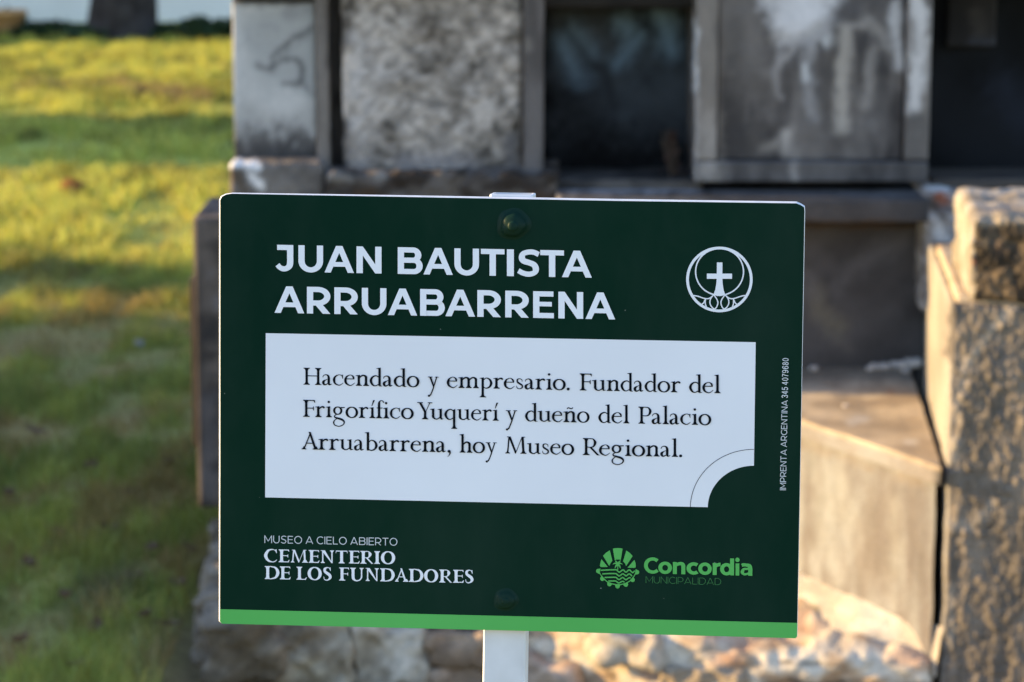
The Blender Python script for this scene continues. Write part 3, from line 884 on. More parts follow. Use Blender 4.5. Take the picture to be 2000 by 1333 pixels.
F = np.concatenate([i6 + np.array([[0, 1, 3, 2]]), i6 + np.array([[2, 3, 5, 4]])])
Cb = np.clip(C * RNG.uniform(.7, 1.35, (nb, 1)) * np.stack([RNG.uniform(.85, 1.2, nb), np.ones(nb), RNG.uniform(.8, 1.2, nb)], -1), .01, .6)
GRASS = mat_leaf('grass_blades', True, transl=.42)
tag(link('grass', mesh_np('grass', V, F, np.repeat(Cb, 6, 0)), GRASS, smooth=False), 'short patchy green and straw coloured grass left of the tomb', 'grass', kind='stuff')


# fallen leaves
def leaf_mesh(L_, W_, curl, seed):
    r = np.random.default_rng(seed)
    u = np.linspace(0, 1, 9); v = np.linspace(-1, 1, 5)
    V = []
    for a_ in u:
        wd = W_ * (math.sin(math.pi * min(1, a_ ** .8)) * .5 + .02)
        for b_ in v:
            V.append(((a_ - .5) * L_, b_ * wd, curl * L_ * ((b_ ** 2) * .35 + (a_ - .4) ** 2) + r.normal(0, .0015)))
    F = [(i * 5 + j, (i + 1) * 5 + j, (i + 1) * 5 + j + 1, i * 5 + j + 1) for i in range(8) for j in range(4)]
    return mesh_np('fallen_leaf', np.array(V), F)


LB = mat_leaf('brown_leaf', False, (0.22, 0.13, 0.07), .25)
LR = mat_leaf('rust_leaf', False, (0.30, 0.11, 0.05), .3)
LP = mat_leaf('pale_leaf', False, (0.34, 0.33, 0.29), .15)
p = atz(137, 392, 0.0)
o = link('fallen_leaf', leaf_mesh(.12, .085, .9, 1), LR); o.location = (p[0], p[1], .045); o.rotation_euler = (.9, .2, .5)
tag(o, 'single large rust red leaf curled up on the sunlit grass', 'leaf')
p = atz(268, 692, 0.0)
o = link('fallen_leaf', leaf_mesh(.04, .03, .8, 2), LP); o.location = (p[0], p[1], .03); o.rotation_euler = (.8, .1, 1.2)
tag(o, 'small pale whitish leaf standing on the shaded grass', 'leaf')
lm = [leaf_mesh(.05, .034, .5, 5), leaf_mesh(.04, .03, .9, 6), leaf_mesh(.06, .03, .3, 7)]
for m_ in lm: m_.materials.append(LB)
spots = [(130, 1190, 1), (190, 1250, 0), (262, 1150, 2), (60, 1130, 1), (330, 1240, 2), (300, 1095, 0), (40, 1270, 0), (220, 1060, 1), (350, 1165, 1), (110, 1060, 2), (175, 930, 0), (330, 925, 1), (70, 860, 2), (285, 1225, 0), (20, 985, 1), (250, 985, 2), (375, 1100, 0), (150, 1315, 2)]
for i, (px_, py_, k) in enumerate(spots):
    p = atz(px_, py_, 0.0)
    o = bpy.data.objects.new('fallen_leaf', lm[k]); COL.objects.link(o)
    o.location = (p[0], p[1], .018 + float(gz(p[0], p[1])[0])); o.rotation_euler = (RNG.uniform(-.3, .5), RNG.uniform(-.3, .3), RNG.uniform(0, 6.28))
    tag(o, 'dry brown leaf lying on the shaded grass left of the tomb', 'leaf', 'dry brown leaves on the shaded lawn')

# ================================================================== TOMB
G0 = 0.12                                     # top of the rubble footing above the lawn
tomb = empty('niche_tomb', (0.3, 6.3, G0))
tag(tomb, 'weathered grey stone wall tomb with marble plaque, dark niche and framed slab, behind the sign', 'tomb')


def own(o):
    o.matrix_parent_inverse = o.parent.matrix_basis.inverted() if o.parent.parent is None else Matrix.Translation(-Vector(tomb.location))
    return o


def tpart(*a_, **k_):
    return own(slab(*a_, parent=tomb, **k_))


def bx(xl, yt, xr, yb, Y):
    xm, ym = (xl + xr) / 2, (yt + yb) / 2
    return at(xl, ym, Y)[0], at(xr, ym, Y)[0], at(xm, yb, Y)[2], at(xm, yt, Y)[2]


def plain(c1, c2, f=8, seed=0, strokes=(), stretch=(1, 1, 1), lohi=(.35, .65), fine=.0):
    def fn(V, Q, Nn):
        nz = fbm(V * np.array(stretch) * f, 5, seed)
        C_ = mix(np.tile(np.asarray(c1, float), (len(V), 1)), np.asarray(c2, float), ss(lohi[0], lohi[1], nz))
        if fine: C_ = C_ * (1 + fine * (vn(V * 90, seed + 4) - .5))[:, None]
        return stains_and_light(C_, Q, strokes, seed=seed)
    return fn


# body behind everything
tpart('body', (-.60, 6.52, 0.0), (1.55, 7.6, 1.95), .12, STONE, paint=plain(alb(60, 57, 55), alb(95, 90, 86), 3, 2), amp=.006)
# dado block
x0 = at(381, 700, 6.12)[0]; zt = at(400, 424, 6.14)[2]; zb = at(400, 992, 6.12)[2]
brk = [([(372, 560), (374, 880)], 14, 10, (.03, .022, .018), .9), ([(388, 520), (386, 900)], 4, 12, (.035, .026, .021), .7), ([(410, 535)], 5, 12, alb(92, 92, 98), .7), ([(425, 590), (425, 600)], 6, 12, alb(95, 95, 105), .6), ([(415, 655), (422, 640)], 14, 12, alb(36, 35, 36), .8), ([(410, 780), (412, 960)], 12, 20, alb(78, 77, 84), .5)]  # first two strokes: brick tone, darkened so the sunlit edge looks shaded
tpart('dado', (x0, 6.12, zb), (.40, 6.5, zt), .012, STONE, r=.003, amp=.0012, paint=plain(alb(48, 44, 42), alb(80, 74, 71), 16, 3, brk))
x0b = at(373, 700, 6.2)[0]
tpart('brick_edge', (x0b, 6.2, at(380, 872, 6.2)[2]), (x0 + .03, 6.45, at(380, 545, 6.2)[2]), .012, PLASTER, r=.002, amp=.001, freq=20, paint=plain((.028, .019, .015), (.05, .036, .029), 14, 5))
# ledges
x0, x1, z0, z1 = bx(448, 318, 632, 392, 6.2)
tpart('ledge', (x0, 6.2, z0 - .02), (x1, 6.5, z1), .006, STONE, r=.012, amp=.006, freq=22, seed=4,
      paint=plain(alb(74, 71, 70), alb(106, 103, 102), 12, 4, [([(440, 320), (480, 322), (505, 325)], 9, 6, alb(196, 200, 208), .95), ([(492, 345), (503, 358), (514, 362)], 7, 5, alb(200, 200, 204), .9), ([(455, 345), (470, 352), (480, 372)], 9, 8, alb(70, 60, 48), .8), ([(448, 388), (640, 388)], 8, 8, alb(62, 58, 56), .7)]))
x0, x1, z0, z1 = bx(634, 342, 1092, 400, 6.16)
tpart('rubble_course', (x0, 6.19, z0 - .03), (x1, 6.5, z1), .006, PLASTER, r=.010, amp=.014, freq=34, seed=6,
      paint=plain(alb(42, 36, 31), alb(84, 80, 78), 20, 8, [([(640, 345), (680, 352)], 8, 8, alb(112, 112, 114), .8), ([(745, 338)], 10, 8, alb(120, 120, 120), .6), ([(900, 335)], 9, 6, alb(38, 33, 25), .9), ([(1040, 385), (1085, 385)], 10, 10, alb(62, 46, 32), .9), ([(700, 385), (730, 372)], 8, 8, alb(58, 46, 34), .8)]))
x0, x1, z0, z1 = bx(1088, 389, 1816, 437, 6.06)
tpart('ledge', (x0, 6.06, z0), (x1, 6.5, z1), .008, STONE, r=.006, amp=.003, seed=9,
      paint=plain(alb(46, 45, 46), alb(66, 65, 67), 6, 9, [([(1090, 364), (1360, 366)], 12, 8, alb(138, 138, 144), .85), ([(1092, 390), (1094, 430)], 7, 6, alb(140, 140, 146), .8), ([(1120, 395), (1380, 398)], 12, 12, alb(98, 97, 98), .7), ([(1400, 375), (1790, 376)], 5, 6, alb(88, 87, 90), .7), ([(1560, 436), (1800, 437)], 4, 4, alb(60, 48, 36), .8)]))
# sunk panel under the ledge, its right edge and the wall that carries it
x0, x1, z0, z1 = bx(1180, 437, 1806, 712, 6.2)
tpart('sunk_panel', (x0, 6.2, z0 - .05), (x1, 6.5, z1), .008, STONE, r=.005, amp=.003, seed=12,
      paint=plain(alb(56, 55, 57), alb(74, 73, 76), 5, 12, [([(1595, 570), (1600, 610), (1640, 640)], 16, 16, alb(98, 95, 88), .75), ([(1590, 620), (1625, 660), (1660, 680)], 8, 10, alb(92, 90, 88), .5), ([(1640, 560), (1700, 500), (1760, 470)], 14, 24, alb(92, 92, 97), .6), ([(1575, 540), (1585, 570)], 14, 14, alb(92, 91, 95), .6), ([(1700, 680), (1800, 600)], 14, 30, alb(48, 47, 48), .6), ([(1570, 440), (1800, 440)], 3, 6, alb(70, 52, 34), .8)]))
x0, x1, z0, z1 = bx(1803, 375, 1884, 505, 6.12)
tpart('broken_jamb', (x0, 6.12, z0 - .12), (x1, 6.5, z1), .005, PLASTER, r=.012, amp=.012, freq=30, seed=14,
      paint=plain(alb(92, 86, 84), alb(150, 148, 150), 22, 14, [([(1812, 365), (1850, 368)], 4, 4, alb(185, 190, 196), .8), ([(1838, 385), (1845, 398)], 11, 6, alb(122, 72, 52), .95), ([(1822, 425), (1835, 450), (1850, 470)], 9, 6, alb(186, 188, 194), .7), ([(1815, 400), (1860, 412)], 6, 5, alb(70, 66, 64), .8)]))

# marble plaque and its frame
tpart('sun_block_cornice', (-.66, 6.20, at(1000, -58, 6.25)[2]), (1.55, 6.70, 1.98), .04, STONE, r=.01, amp=.004, seed=20, paint=plain(alb(50, 48, 47), alb(90, 86, 84), 5, 20))  # unseen top, added to keep the sun off the panels below
x0, x1, z0, z1 = bx(453, -60, 617, 4, 6.285)
tpart('lintel', (x0, 6.285, z0), (x1, 6.5, z1), .01, STONE, r=.003, amp=.002, seed=22, paint=plain(alb(34, 33, 33), alb(50, 48, 48), 8, 22))
x0, x1, z0, z1 = bx(455, 5, 617, 312, 6.3)
tpart('marble_plaque', (x0, 6.3, z0 - .01), (x1, 6.5, z1), .006, MARBLE, r=.002, amp=.001,
      paint=plain(alb(138, 142, 147), alb(163, 166, 171), 6, 21, [([(455, 300), (540, 296), (617, 304)], 44, 34, alb(60, 59, 61), .9), ([(455, 320), (540, 316), (617, 322)], 34, 34, alb(38, 37, 38), .95), ([(470, 250), (520, 268), (617, 236)], 6, 24, alb(78, 78, 80), .55), ([(478, 214), (560, 236), (612, 212)], 6, 22, alb(120, 121, 124), .5), ([(608, 52), (575, 78), (548, 96), (534, 114)], 4.5, 6, alb(64, 66, 69), .88), ([(612, 62), (582, 88), (552, 108)], 2, 8, alb(84, 88, 92), .6),
             ([(500, 128), (530, 140)], 3, 12, alb(96, 99, 104), .6), ([(504, 134), (530, 134), (553, 118), (577, 114), (590, 134), (594, 154), (583, 168), (554, 164)], 4.5, 6, alb(66, 68, 71), .88), ([(590, 160), (600, 174), (612, 184)], 4, 7, alb(74, 76, 80), .75), ([(513, 50), (530, 52), (545, 62)], 4, 9, alb(122, 127, 134), .8), ([(488, 55), (486, 78)], 4, 10, alb(126, 130, 138), .7), ([(455, 2), (617, 2)], 5, 14, alb(44, 44, 46), .9), ([(617, 18), (580, 26), (560, 26)], 6, 14, alb(104, 108, 114), .7), ([(460, 20), (460, 200)], 2, 12, alb(176, 182, 192), .5)]))
x0, x1, z0, z1 = bx(617, -60, 642, 340, 6.28)
tpart('pilaster', (x0, 6.28, z0 - .01), (x1, 6.5, z1), .006, STONE, r=.004, amp=.002, seed=23, paint=plain(alb(78, 75, 74), alb(104, 101, 100), 10, 23, [([(645, 60), (645, 130)], 4, 6, alb(62, 60, 60), .8), ([(650, 245), (652, 252)], 4, 4, alb(150, 150, 152), .8)], stretch=(2, 1, .6)))
x0, x1, z0, z1 = bx(641, -60, 672, 345, 6.42)
tpart('joint', (x0, 6.345, z0 - .01), (x1, 6.5, z1), .01, STONE, r=.002, amp=.002, seed=24, paint=plain(alb(44, 41, 40), alb(74, 71, 70), 12, 24))
x0, x1, z0, z1 = bx(668, -60, 1022, 346, 6.27)
slab_st = [([(672, 40), (676, 90)], 12, 10, alb(60, 58, 57), .7), ([(690, 75), (705, 85), (700, 130), (690, 190)], 6, 9, alb(182, 182, 188), .35), ([(668, 245), (672, 330)], 14, 9, alb(34, 31, 29), .92), ([(690, 290), (700, 340)], 12, 14, alb(100, 96, 94), .7), ([(770, 8), (778, 20)], 8, 10, alb(64, 60, 56), .8), ([(955, 0), (945, 28)], 12, 14, alb(74, 71, 68), .7), ([(1003, 245), (1006, 256)], 8, 6, alb(38, 33, 22), .95),
             ([(1000, 270), (1002, 340)], 14, 10, alb(84, 84, 88), .75), ([(900, 336), (912, 330)], 9, 6, alb(28, 24, 18), .95), ([(790, 315), (860, 310), (930, 318)], 12, 18, alb(104, 103, 108), .75), ([(1018, 60), (1018, 240)], 3, 7, alb(92, 80, 68), .6), ([(830, 50), (880, 110)], 22, 30, alb(98, 92, 86), .4), ([(720, 100), (700, 300)], 26, 30, alb(168, 168, 174), .25)]


def slab_paint(V, Q, Nn):
    n1, n2, n3 = fbm(V * np.array([9, 9, 5]) + 6.4, 3, 27), fbm(V * 34, 4, 28), fbm(V * 80, 3, 29)
    t_ = np.clip(.56 + 1.0 * (n1 - .5) + 1.0 * (n2 - .5) + .9 * (n3 - .5), 0, 1)
    C_ = mix(np.tile(alb(66, 63, 60), (len(V), 1)), alb(114, 111, 109), ss(.12, .5, t_))
    C_ = mix(C_, alb(166, 162, 161), ss(.42, .95, t_))
    C_ = mix(C_, alb(44, 40, 36), ss(.70, .82, fbm(V * 46 + 3, 4, 90)) * .8)
    return stains_and_light(C_, Q, slab_st, seed=26)


tpart('rough_slab', (x0, 6.27, z0 - .01), (x1, 6.5, z1), .0055, PLASTER, r=.016, amp=.007, freq=26, seed=26, octv=5,
      paint=slab_paint)
x0, x1, z0, z1 = bx(1022, -60, 1062, 352, 6.25)
tpart('pilaster', (x0, 6.25, z0), (x1, 6.5, z1), .006, STONE, r=.005, amp=.002, seed=29, paint=plain(alb(70, 68, 69), alb(90, 88, 90), 10, 29, [([(1026, 60), (1026, 280)], 3, 6, alb(58, 56, 56), .6), ([(1030, 80), (1032, 95)], 5, 8, alb(120, 118, 116), .6)], stretch=(2, 1, .5)))

# dark glazed niche
x0, x1, z0, z1 = bx(1058, 8, 1362, 352, 6.46)
refl_blue = alb(138, 172, 205)  # bluish cloud reflections, painted into the glass colour
tpart('niche_back', (x0 - .02, 6.50, z0 - .02), (x1 + .03, 6.56, z1 + .02), .007, mat_attr('painted_reflection_glass', rough=.6, spec=.04, bump=.05, var=.08), r=.002, amp=.001, seed=31,
      paint=plain(alb(26, 29, 33), alb(58, 64, 72), 5, 31, [([(1100, 85), (1118, 130), (1136, 150)], 6, 37, refl_blue, 0.52), ([(1122, 55), (1150, 92), (1158, 100)], 6, 34, refl_blue, 0.43), ([(1160, 60), (1200, 90)], 16, 58, alb(84, 92, 104), 0.47), ([(1215, 44), (1224, 58)], 5, 34, refl_blue, 0.71), ([(1246, 74), (1222, 105), (1205, 122)], 5, 29, refl_blue, 0.71), ([(1290, 30), (1305, 70), (1312, 100)], 9, 37, refl_blue, 0.81), ([(1262, 100), (1300, 130), (1315, 170)], 24, 72, alb(72, 82, 94), 0.57), ([(1200, 140), (1240, 160), (1225, 220)], 18, 63, alb(66, 76, 88), 0.52), ([(1140, 150), (1185, 190)], 12, 49, alb(62, 70, 82), 0.43), ([(1165, 128), (1180, 128), (1200, 205)], 5, 14, alb(18, 20, 24), .6), ([(1100, 50), (1140, 105), (1160, 128)], 4, 12, alb(20, 22, 26), .6), ([(1070, 320), (1340, 310)], 50, 60, alb(11, 11, 12), .85), ([(1062, 10), (1064, 340)], 12, 22, alb(10, 10, 11), .9)]))
tpart('lintel', (x0 - .03, 6.30, z1 - .002), (x1 + .03, 6.52, z1 + .055), .02, STONE, seed=33, paint=plain(alb(22, 22, 23), alb(34, 33, 33), 8, 33))
tpart('niche_sill', (x0, 6.24, at(1200, 352, 6.24)[2] - .03), (x1, 6.50, at(1200, 352, 6.24)[2]), .007, STONE, r=.006, amp=.004, seed=34, paint=plain(alb(40, 38, 37), alb(78, 75, 73), 14, 34))

# framed marble slab with run-down staining and a painted lit edge
def run_paint(c1, c2, seed, st):
    def fn(V, Q, Nn):
        t_ = .45 * fbm(V * np.array([11, 11, 3.2]), 4, seed) + .35 * fbm(V * np.array([42, 42, 7]), 4, seed + 1) + .2 * fbm(V * 30, 4, seed + 2)
        C_ = mix(np.tile(c1, (len(V), 1)), c2, ss(.36, .64, t_))
        C_ = stains_and_light(C_, Q, [(a_, b_, c_ * 1.3, d_, e_) for a_, b_, c_, d_, e_ in st], 9, .03, seed, .55)
        return C_ * (1 + .35 * (fbm(V * np.array([60, 60, 16]), 3, seed + 5) - .5))[:, None]
    return fn


x0, x1, z0, z1 = bx(1359, -60, 1818, 356, 6.19)
DK, MD, LT, WH = alb(58, 57, 59), alb(98, 97, 98), alb(142, 141, 142), alb(176, 180, 190)
door_st = [([(1385, 0), (1385, 360)], 22, 10, alb(104, 101, 99), .85), ([(1384, 230), (1384, 330)], 16, 14, alb(132, 130, 130), .7), ([(1400, 40), (1403, 300)], 3, 6, alb(74, 72, 72), .6), ([(1425, 60), (1440, 120)], 16, 18, alb(66, 64, 64), .6), ([(1430, 10), (1470, 30)], 18, 20, alb(84, 82, 83), .6), ([(1560, -10), (1545, 20), (1560, 45)], 44, 22, WH, .98), ([(1500, -20), (1500, 10)], 14, 14, WH, .8), ([(1620, -10), (1590, 30)], 20, 18, WH, .85), ([(1510, 70), (1560, 78), (1600, 50)], 6, 10, LT, .7),
           ([(1530, 110), (1518, 130), (1513, 150), (1520, 185), (1528, 195)], 5, 7, alb(128, 128, 132), .85), ([(1550, 95), (1535, 108), (1525, 118)], 6, 6, alb(126, 126, 130), .8), ([(1582, 75), (1575, 130), (1580, 190), (1590, 225)], 12, 12, alb(126, 128, 134), .75), ([(1570, 130), (1574, 152)], 7, 6, alb(168, 174, 182), .8), ([(1618, 78), (1625, 80)], 10, 8, alb(172, 178, 186), .8), ([(1600, 60), (1640, 55)], 14, 14, alb(134, 136, 142), .6),
           ([(1652, 60), (1646, 130), (1642, 200), (1645, 250)], 14, 8, alb(140, 138, 136), .9), ([(1662, 50), (1700, 45), (1722, 62), (1730, 95)], 9, 10, alb(124, 123, 124), .8), ([(1700, 100), (1695, 160), (1690, 205)], 9, 9, alb(118, 117, 118), .8), ([(1668, 120), (1672, 200)], 7, 9, alb(92, 90, 90), .6), ([(1660, 20), (1700, -5), (1720, 10)], 16, 14, alb(66, 65, 68), .85), ([(1636, 60), (1622, 130), (1616, 200), (1612, 250)], 8, 9, alb(64, 62, 62), .8), ([(1746, 10), (1750, 60), (1758, 130)], 9, 9, alb(168, 172, 180), .85),
           ([(1720, 160), (1724, 220), (1740, 270)], 12, 14, alb(72, 71, 73), .6), ([(1703, 240), (1706, 258)], 6, 8, alb(104, 104, 108), .7), ([(1538, 262), (1538, 292)], 10, 12, alb(146, 145, 146), .85), ([(1492, 290), (1512, 284)], 8, 10, alb(128, 126, 125), .7), ([(1552, 322), (1556, 350)], 9, 8, alb(132, 131, 132), .8), ([(1470, 245), (1480, 300)], 12, 14, alb(74, 72, 72), .5), ([(1600, 270), (1680, 285)], 14, 20, alb(62, 61, 63), .6), ([(1440, 180), (1470, 150), (1500, 190)], 18, 18, alb(62, 60, 60), .55), ([(1405, 322), (1790, 322)], 5, 8, alb(60, 58, 58), .45)]
tpart('framed_slab', (x0 + .05, 6.215, z0 + .045), (x1 - .055, 6.5, z1), .005, MARBLE, r=.002, amp=.002, seed=36, paint=run_paint(alb(40, 38, 40), alb(90, 88, 89), 36, door_st))
frame_st = door_st + [([(1790, -10), (1800, 40), (1795, 130), (1782, 205)], 15, 9, alb(172, 174, 180), .95), ([(1772, 30), (1786, 60), (1790, 100)], 7, 9, alb(112, 111, 114), .7), ([(1771, 160), (1772, 210)], 5, 5, alb(48, 46, 48), .7), ([(1782, 240), (1790, 340)], 16, 16, alb(72, 71, 72), .7), ([(1359, 40), (1359, 110), (1357, 180)], 4, 4, alb(176, 184, 196), .85), ([(1358, 180), (1357, 350)], 3, 4, alb(140, 142, 148), .7)]  # last two strokes: lit left edge of the frame, painted pale
fp = run_paint(alb(62, 60, 60), alb(104, 101, 100), 37, frame_st)
tpart('slab_frame', (x0, 6.19, z0 + .0472), (x0 + .0478, 6.5, z1), .005, MARBLE, r=.003, amp=.0012, seed=37, paint=fp)
tpart('slab_frame', (x1 - .0528, 6.19, z0 + .0472), (x1, 6.5, z1), .005, MARBLE, r=.003, amp=.0012, seed=38, paint=fp)
tpart('slab_frame', (x0, 6.187, z0), (x1 - .001, 6.5, z0 + .045), .005, MARBLE, r=.003, amp=.0012, seed=39, paint=run_paint(alb(46, 45, 47), alb(80, 79, 81), 39, frame_st))

# deep black bay on the right
x0 = at(1812, 100, 6.5)[0]
tpart('black_bay', (x0 - .06, 6.505, at(1900, 336, 6.5)[2] - .03), (1.55, 6.58, at(1900, -60, 6.5)[2]), .012, mat_attr('black_granite', rough=.6, spec=.05, bump=.03, var=.1), r=.002, amp=.001, seed=41,
      paint=plain(alb(17, 19, 22), alb(26, 29, 34), 4, 41, [([(1960, 170), (1990, 220)], 30, 40, alb(38, 44, 58), .5)]))
x0, x1, z0, z1 = bx(1852, -60, 1948, 92, 6.47)
tpart('bay_tablet', (x0, 6.47, z0), (x1, 6.504, z1), .008, STONE, r=.003, amp=.002, seed=43, paint=plain(alb(26, 25, 26), alb(40, 39, 40), 8, 43, [([(1905, 30), (1910, 60)], 10, 14, alb(60, 58, 58), .7), ([(1900, 80), (1940, 84)], 6, 10, alb(54, 60, 74), .7)]))
x0 = at(1814, 330, 6.3)[0]
tpart('bay_sill', (x0, 6.26, at(1900, 362, 6.26)[2] - .05), (1.55, 6.50, at(1900, 350, 6.26)[2]), .01, STONE, r=.006, amp=.003, seed=44, paint=plain(alb(50, 46, 44), alb(68, 64, 61), 9, 44))

# ---------------- wing block (the lit step) -------------------------
ZT = atz(1835, 915, 0)[2]
ztop = at(1835, 908, 5.195)[2]
SA, SB, SC_, SD = np.array([.795, 5.216]), np.array([.345, 6.12]), np.array([.45, 6.26]), np.array([.885, 6.26])
LIT = np.array([3.75, 2.92, 1.74])


def litc(*c, e=1.0):
    return np.clip(lin(c) / (LIT * e), .01, .8)


def warp_step(grow):
    dA = SA + (np.array([.004, -.042]) if grow > 0 else np.array([0., 0.])); dB = SB + np.array([-.8, -.35]) * grow

    def fn(V):
        u, v = V[:, 0:1], V[:, 1:2]
        XY_ = (1 - u) * (1 - v) * dA + u * (1 - v) * dB + u * v * SC_ + (1 - u) * v * SD
        return np.concatenate([XY_, V[:, 2:3]], 1)
    return fn


def slabw(name, parent, z0, z1, grow, nu, mat, paint, amp=.002, seed=0, rz=.004):
    """prism on the wing's footprint"""
    u = np.linspace(0, 1, nu + 1); nzz = max(2, int((z1 - z0) / .01)); v = np.linspace(0, 1, nu + 1)
    W = warp_step(grow)
    V, F = [], []

    def grid(P, n1, n2, flip=False):
        o_ = sum(len(q) for q in V); V.append(P)
        i_ = np.arange(n1 * n2).reshape(n1, n2) + o_
        q = np.stack([i_[:-1, :-1], i_[1:, :-1], i_[1:, 1:], i_[:-1, 1:]], -1).reshape(-1, 4)
        F.append(q[:, ::-1] if flip else q)
    zz = np.linspace(z0, z1, nzz + 1)
    a_, b_ = np.meshgrid(u, zz, indexing='ij')
    grid(np.stack([a_.ravel(), a_.ravel() * 0, b_.ravel()], -1), nu + 1, nzz + 1, True)
    a_, b_ = np.meshgrid(u, v, indexing='ij')
    grid(np.stack([a_.ravel(), b_.ravel(), a_.ravel() * 0 + z1], -1), nu + 1, nu + 1, True)
    grid(np.stack([a_.ravel(), b_.ravel(), a_.ravel() * 0 + z0], -1), nu + 1, nu + 1)
    a_, b_ = np.meshgrid(v, zz, indexing='ij')
    grid(np.stack([a_.ravel() * 0, a_.ravel(), b_.ravel()], -1), nu + 1, nzz + 1)
    V = W(np.concatenate(V)); F = np.concatenate(F)
    V = V + (np.stack([fbm(V * 15 + 9, 3, seed), fbm(V * 15 + 31, 3, seed + 1), fbm(V * 15 + 77, 3, seed + 2)], -1) - .5) * 2 * amp
    return own(link(name, mesh_np(name, V, F, paint(V, proj(V), V)), mat, parent, smooth=False))


lit_st = [([(1590, 870), (1600, 960), (1596, 1060)], 14, 26, litc(212, 182, 132), .6), ([(1690, 960), (1700, 1040), (1690, 1120)], 14, 26, litc(200, 168, 122), .7), ([(1740, 980), (1752, 1060), (1745, 1120)], 8, 18, litc(248, 216, 158), .6), ([(1640, 930), (1648, 1020)], 8, 18, litc(250, 222, 166), .6), ([(1660, 1150), (1690, 1210)], 16, 26, litc(196, 168, 126), .6), ([(1800, 960), (1815, 1260)], 14, 44, litc(170, 140, 104), .8), ([(1700, 1240), (1790, 1290)], 12, 26, litc(150, 124, 92), .7), ([(1570, 1150), (1600, 1170)], 8, 24, litc(190, 168, 120), .6), ([(1755, 930), (1800, 948)], 4, 10, litc(228, 172, 104), .5), ([(1565, 868), (1700, 912)], 3, 8, litc(222, 172, 110), .6), ([(1558, 1180), (1600, 1196)], 7, 8, (.10, .085, .015), .95)]
wing = empty('side_wing', (float(SA[0]), float(SA[1]), G0))
tag(wing, 'smooth sunlit cream stone block with flat capping slab, between sign and pier', 'stone block')
_own = own
own = lambda o: (setattr(o, 'matrix_parent_inverse', Matrix.Translation(-Vector(o.parent.location))), o)[1]
slabw('wing_body', wing, .04, ztop - .037, -.004, 90, STONE, run_paint(litc(196, 164, 122), litc(255, 230, 178), 51, lit_st), amp=.003, seed=51)
cap_st = [([(1565, 730), (1830, 735)], 16, 14, (.16, .125, .085), .7), ([(1650, 800), (1780, 850)], 20, 40, (.26, .21, .15), .6), ([(1690, 820), (1660, 822)], 6, 8, (.5, .46, .4), .8), ([(1770, 862), (1790, 864)], 5, 6, (.52, .48, .42), .8), ([(1740, 765)], 5, 5, (.3, .12, .05), .7), ([(1838, 930), (1842, 960)], 12, 7, (.02, .02, .02), .95)]  # first stroke: shade along the back of the slab, painted darker


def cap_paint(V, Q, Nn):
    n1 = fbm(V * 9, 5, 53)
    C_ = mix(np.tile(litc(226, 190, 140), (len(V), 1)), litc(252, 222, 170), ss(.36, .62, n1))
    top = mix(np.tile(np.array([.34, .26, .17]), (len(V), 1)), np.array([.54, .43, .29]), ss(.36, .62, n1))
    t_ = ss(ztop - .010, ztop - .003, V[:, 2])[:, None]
    return stains_and_light(C_ * (1 - t_) + top * t_, Q, cap_st, seed=53)


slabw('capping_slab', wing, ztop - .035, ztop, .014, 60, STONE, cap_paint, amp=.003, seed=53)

# ---------------- right pier ----------------------------------------
pier = empty('stucco_pier', (.80, 5.2, 0))
tag(pier, 'low rough grey stucco pier with a thick block on top, right of the tomb', 'pier')
PX0, PY0, KY = .812, 5.20, .36


def warp_pier(V):
    W = V.copy()
    W[:, 0] = V[:, 0] + .093 * (V[:, 1] - PY0)
    W[:, 1] = V[:, 1] - KY * (V[:, 0] - PX0) * ss(6.1, 5.2, V[:, 1])
    return W


def stucco(ampl):
    def fn(V, Nn):
        m_ = (Nn[:, 1] < -.6)
        q = V * np.array([54, 54, 18])
        wv = fbm(q, 4, 61) * .65 + np.abs(fbm(V * np.array([112, 112, 46]), 4, 67) - .5) * 1.6
        ramp = ss(.0, .02, V[:, 0] - PX0)
        wv = wv + .5 * fbm(V * np.array([22, 22, 9]), 3, 69) - .25
        return np.where(m_, ampl * (wv - .5) * (.35 + .65 * ramp), 0)
    return fn


def pier_paint(V, Q, Nn):
    n1 = fbm(V * np.array([30, 30, 10]), 5, 71)
    C_ = mix(np.tile(alb(80, 77, 74), (len(V), 1)), alb(113, 107, 101), ss(.3, .7, n1))
    C_ = stains_and_light(C_, Q, [([(1880, 720), (1905, 690), (1940, 640), (1985, 600)], 6, 6, (.42, .34, .25), .8), ([(1862, 820), (1870, 770), (1890, 705)], 10, 9, (.40, .33, .25), .7), ([(1858, 1020), (1900, 1030), (1935, 985)], 9, 9, (.36, .30, .23), .7), ([(1858, 900), (1862, 860)], 8, 8, (.4, .34, .26), .7), ([(1860, 1150), (1856, 1260)], 5, 6, (.42, .35, .26), .7), ([(1950, 700), (1990, 680)], 22, 30, (.10, .09, .08), .6)], 8, .03, 72)
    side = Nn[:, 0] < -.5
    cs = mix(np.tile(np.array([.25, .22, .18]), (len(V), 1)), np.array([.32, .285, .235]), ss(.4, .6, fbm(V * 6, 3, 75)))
    cs = stains_and_light(cs, Q, [([(1874, 490), (1874, 590), (1866, 690)], 16, 6, (.10, .085, .072), .92), ([(1852, 500), (1866, 560)], 8, 5, (.13, .10, .085), .9), ([(1845, 505), (1868, 560)], 5, 7, (.26, .2, .17), .7), ([(1880, 720), (1872, 800)], 10, 9, (.24, .23, .21), .9), ([(1850, 515), (1858, 525)], 5, 4, (.62, .6, .56), .9)], 8, .04, 77)
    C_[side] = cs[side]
    return C_


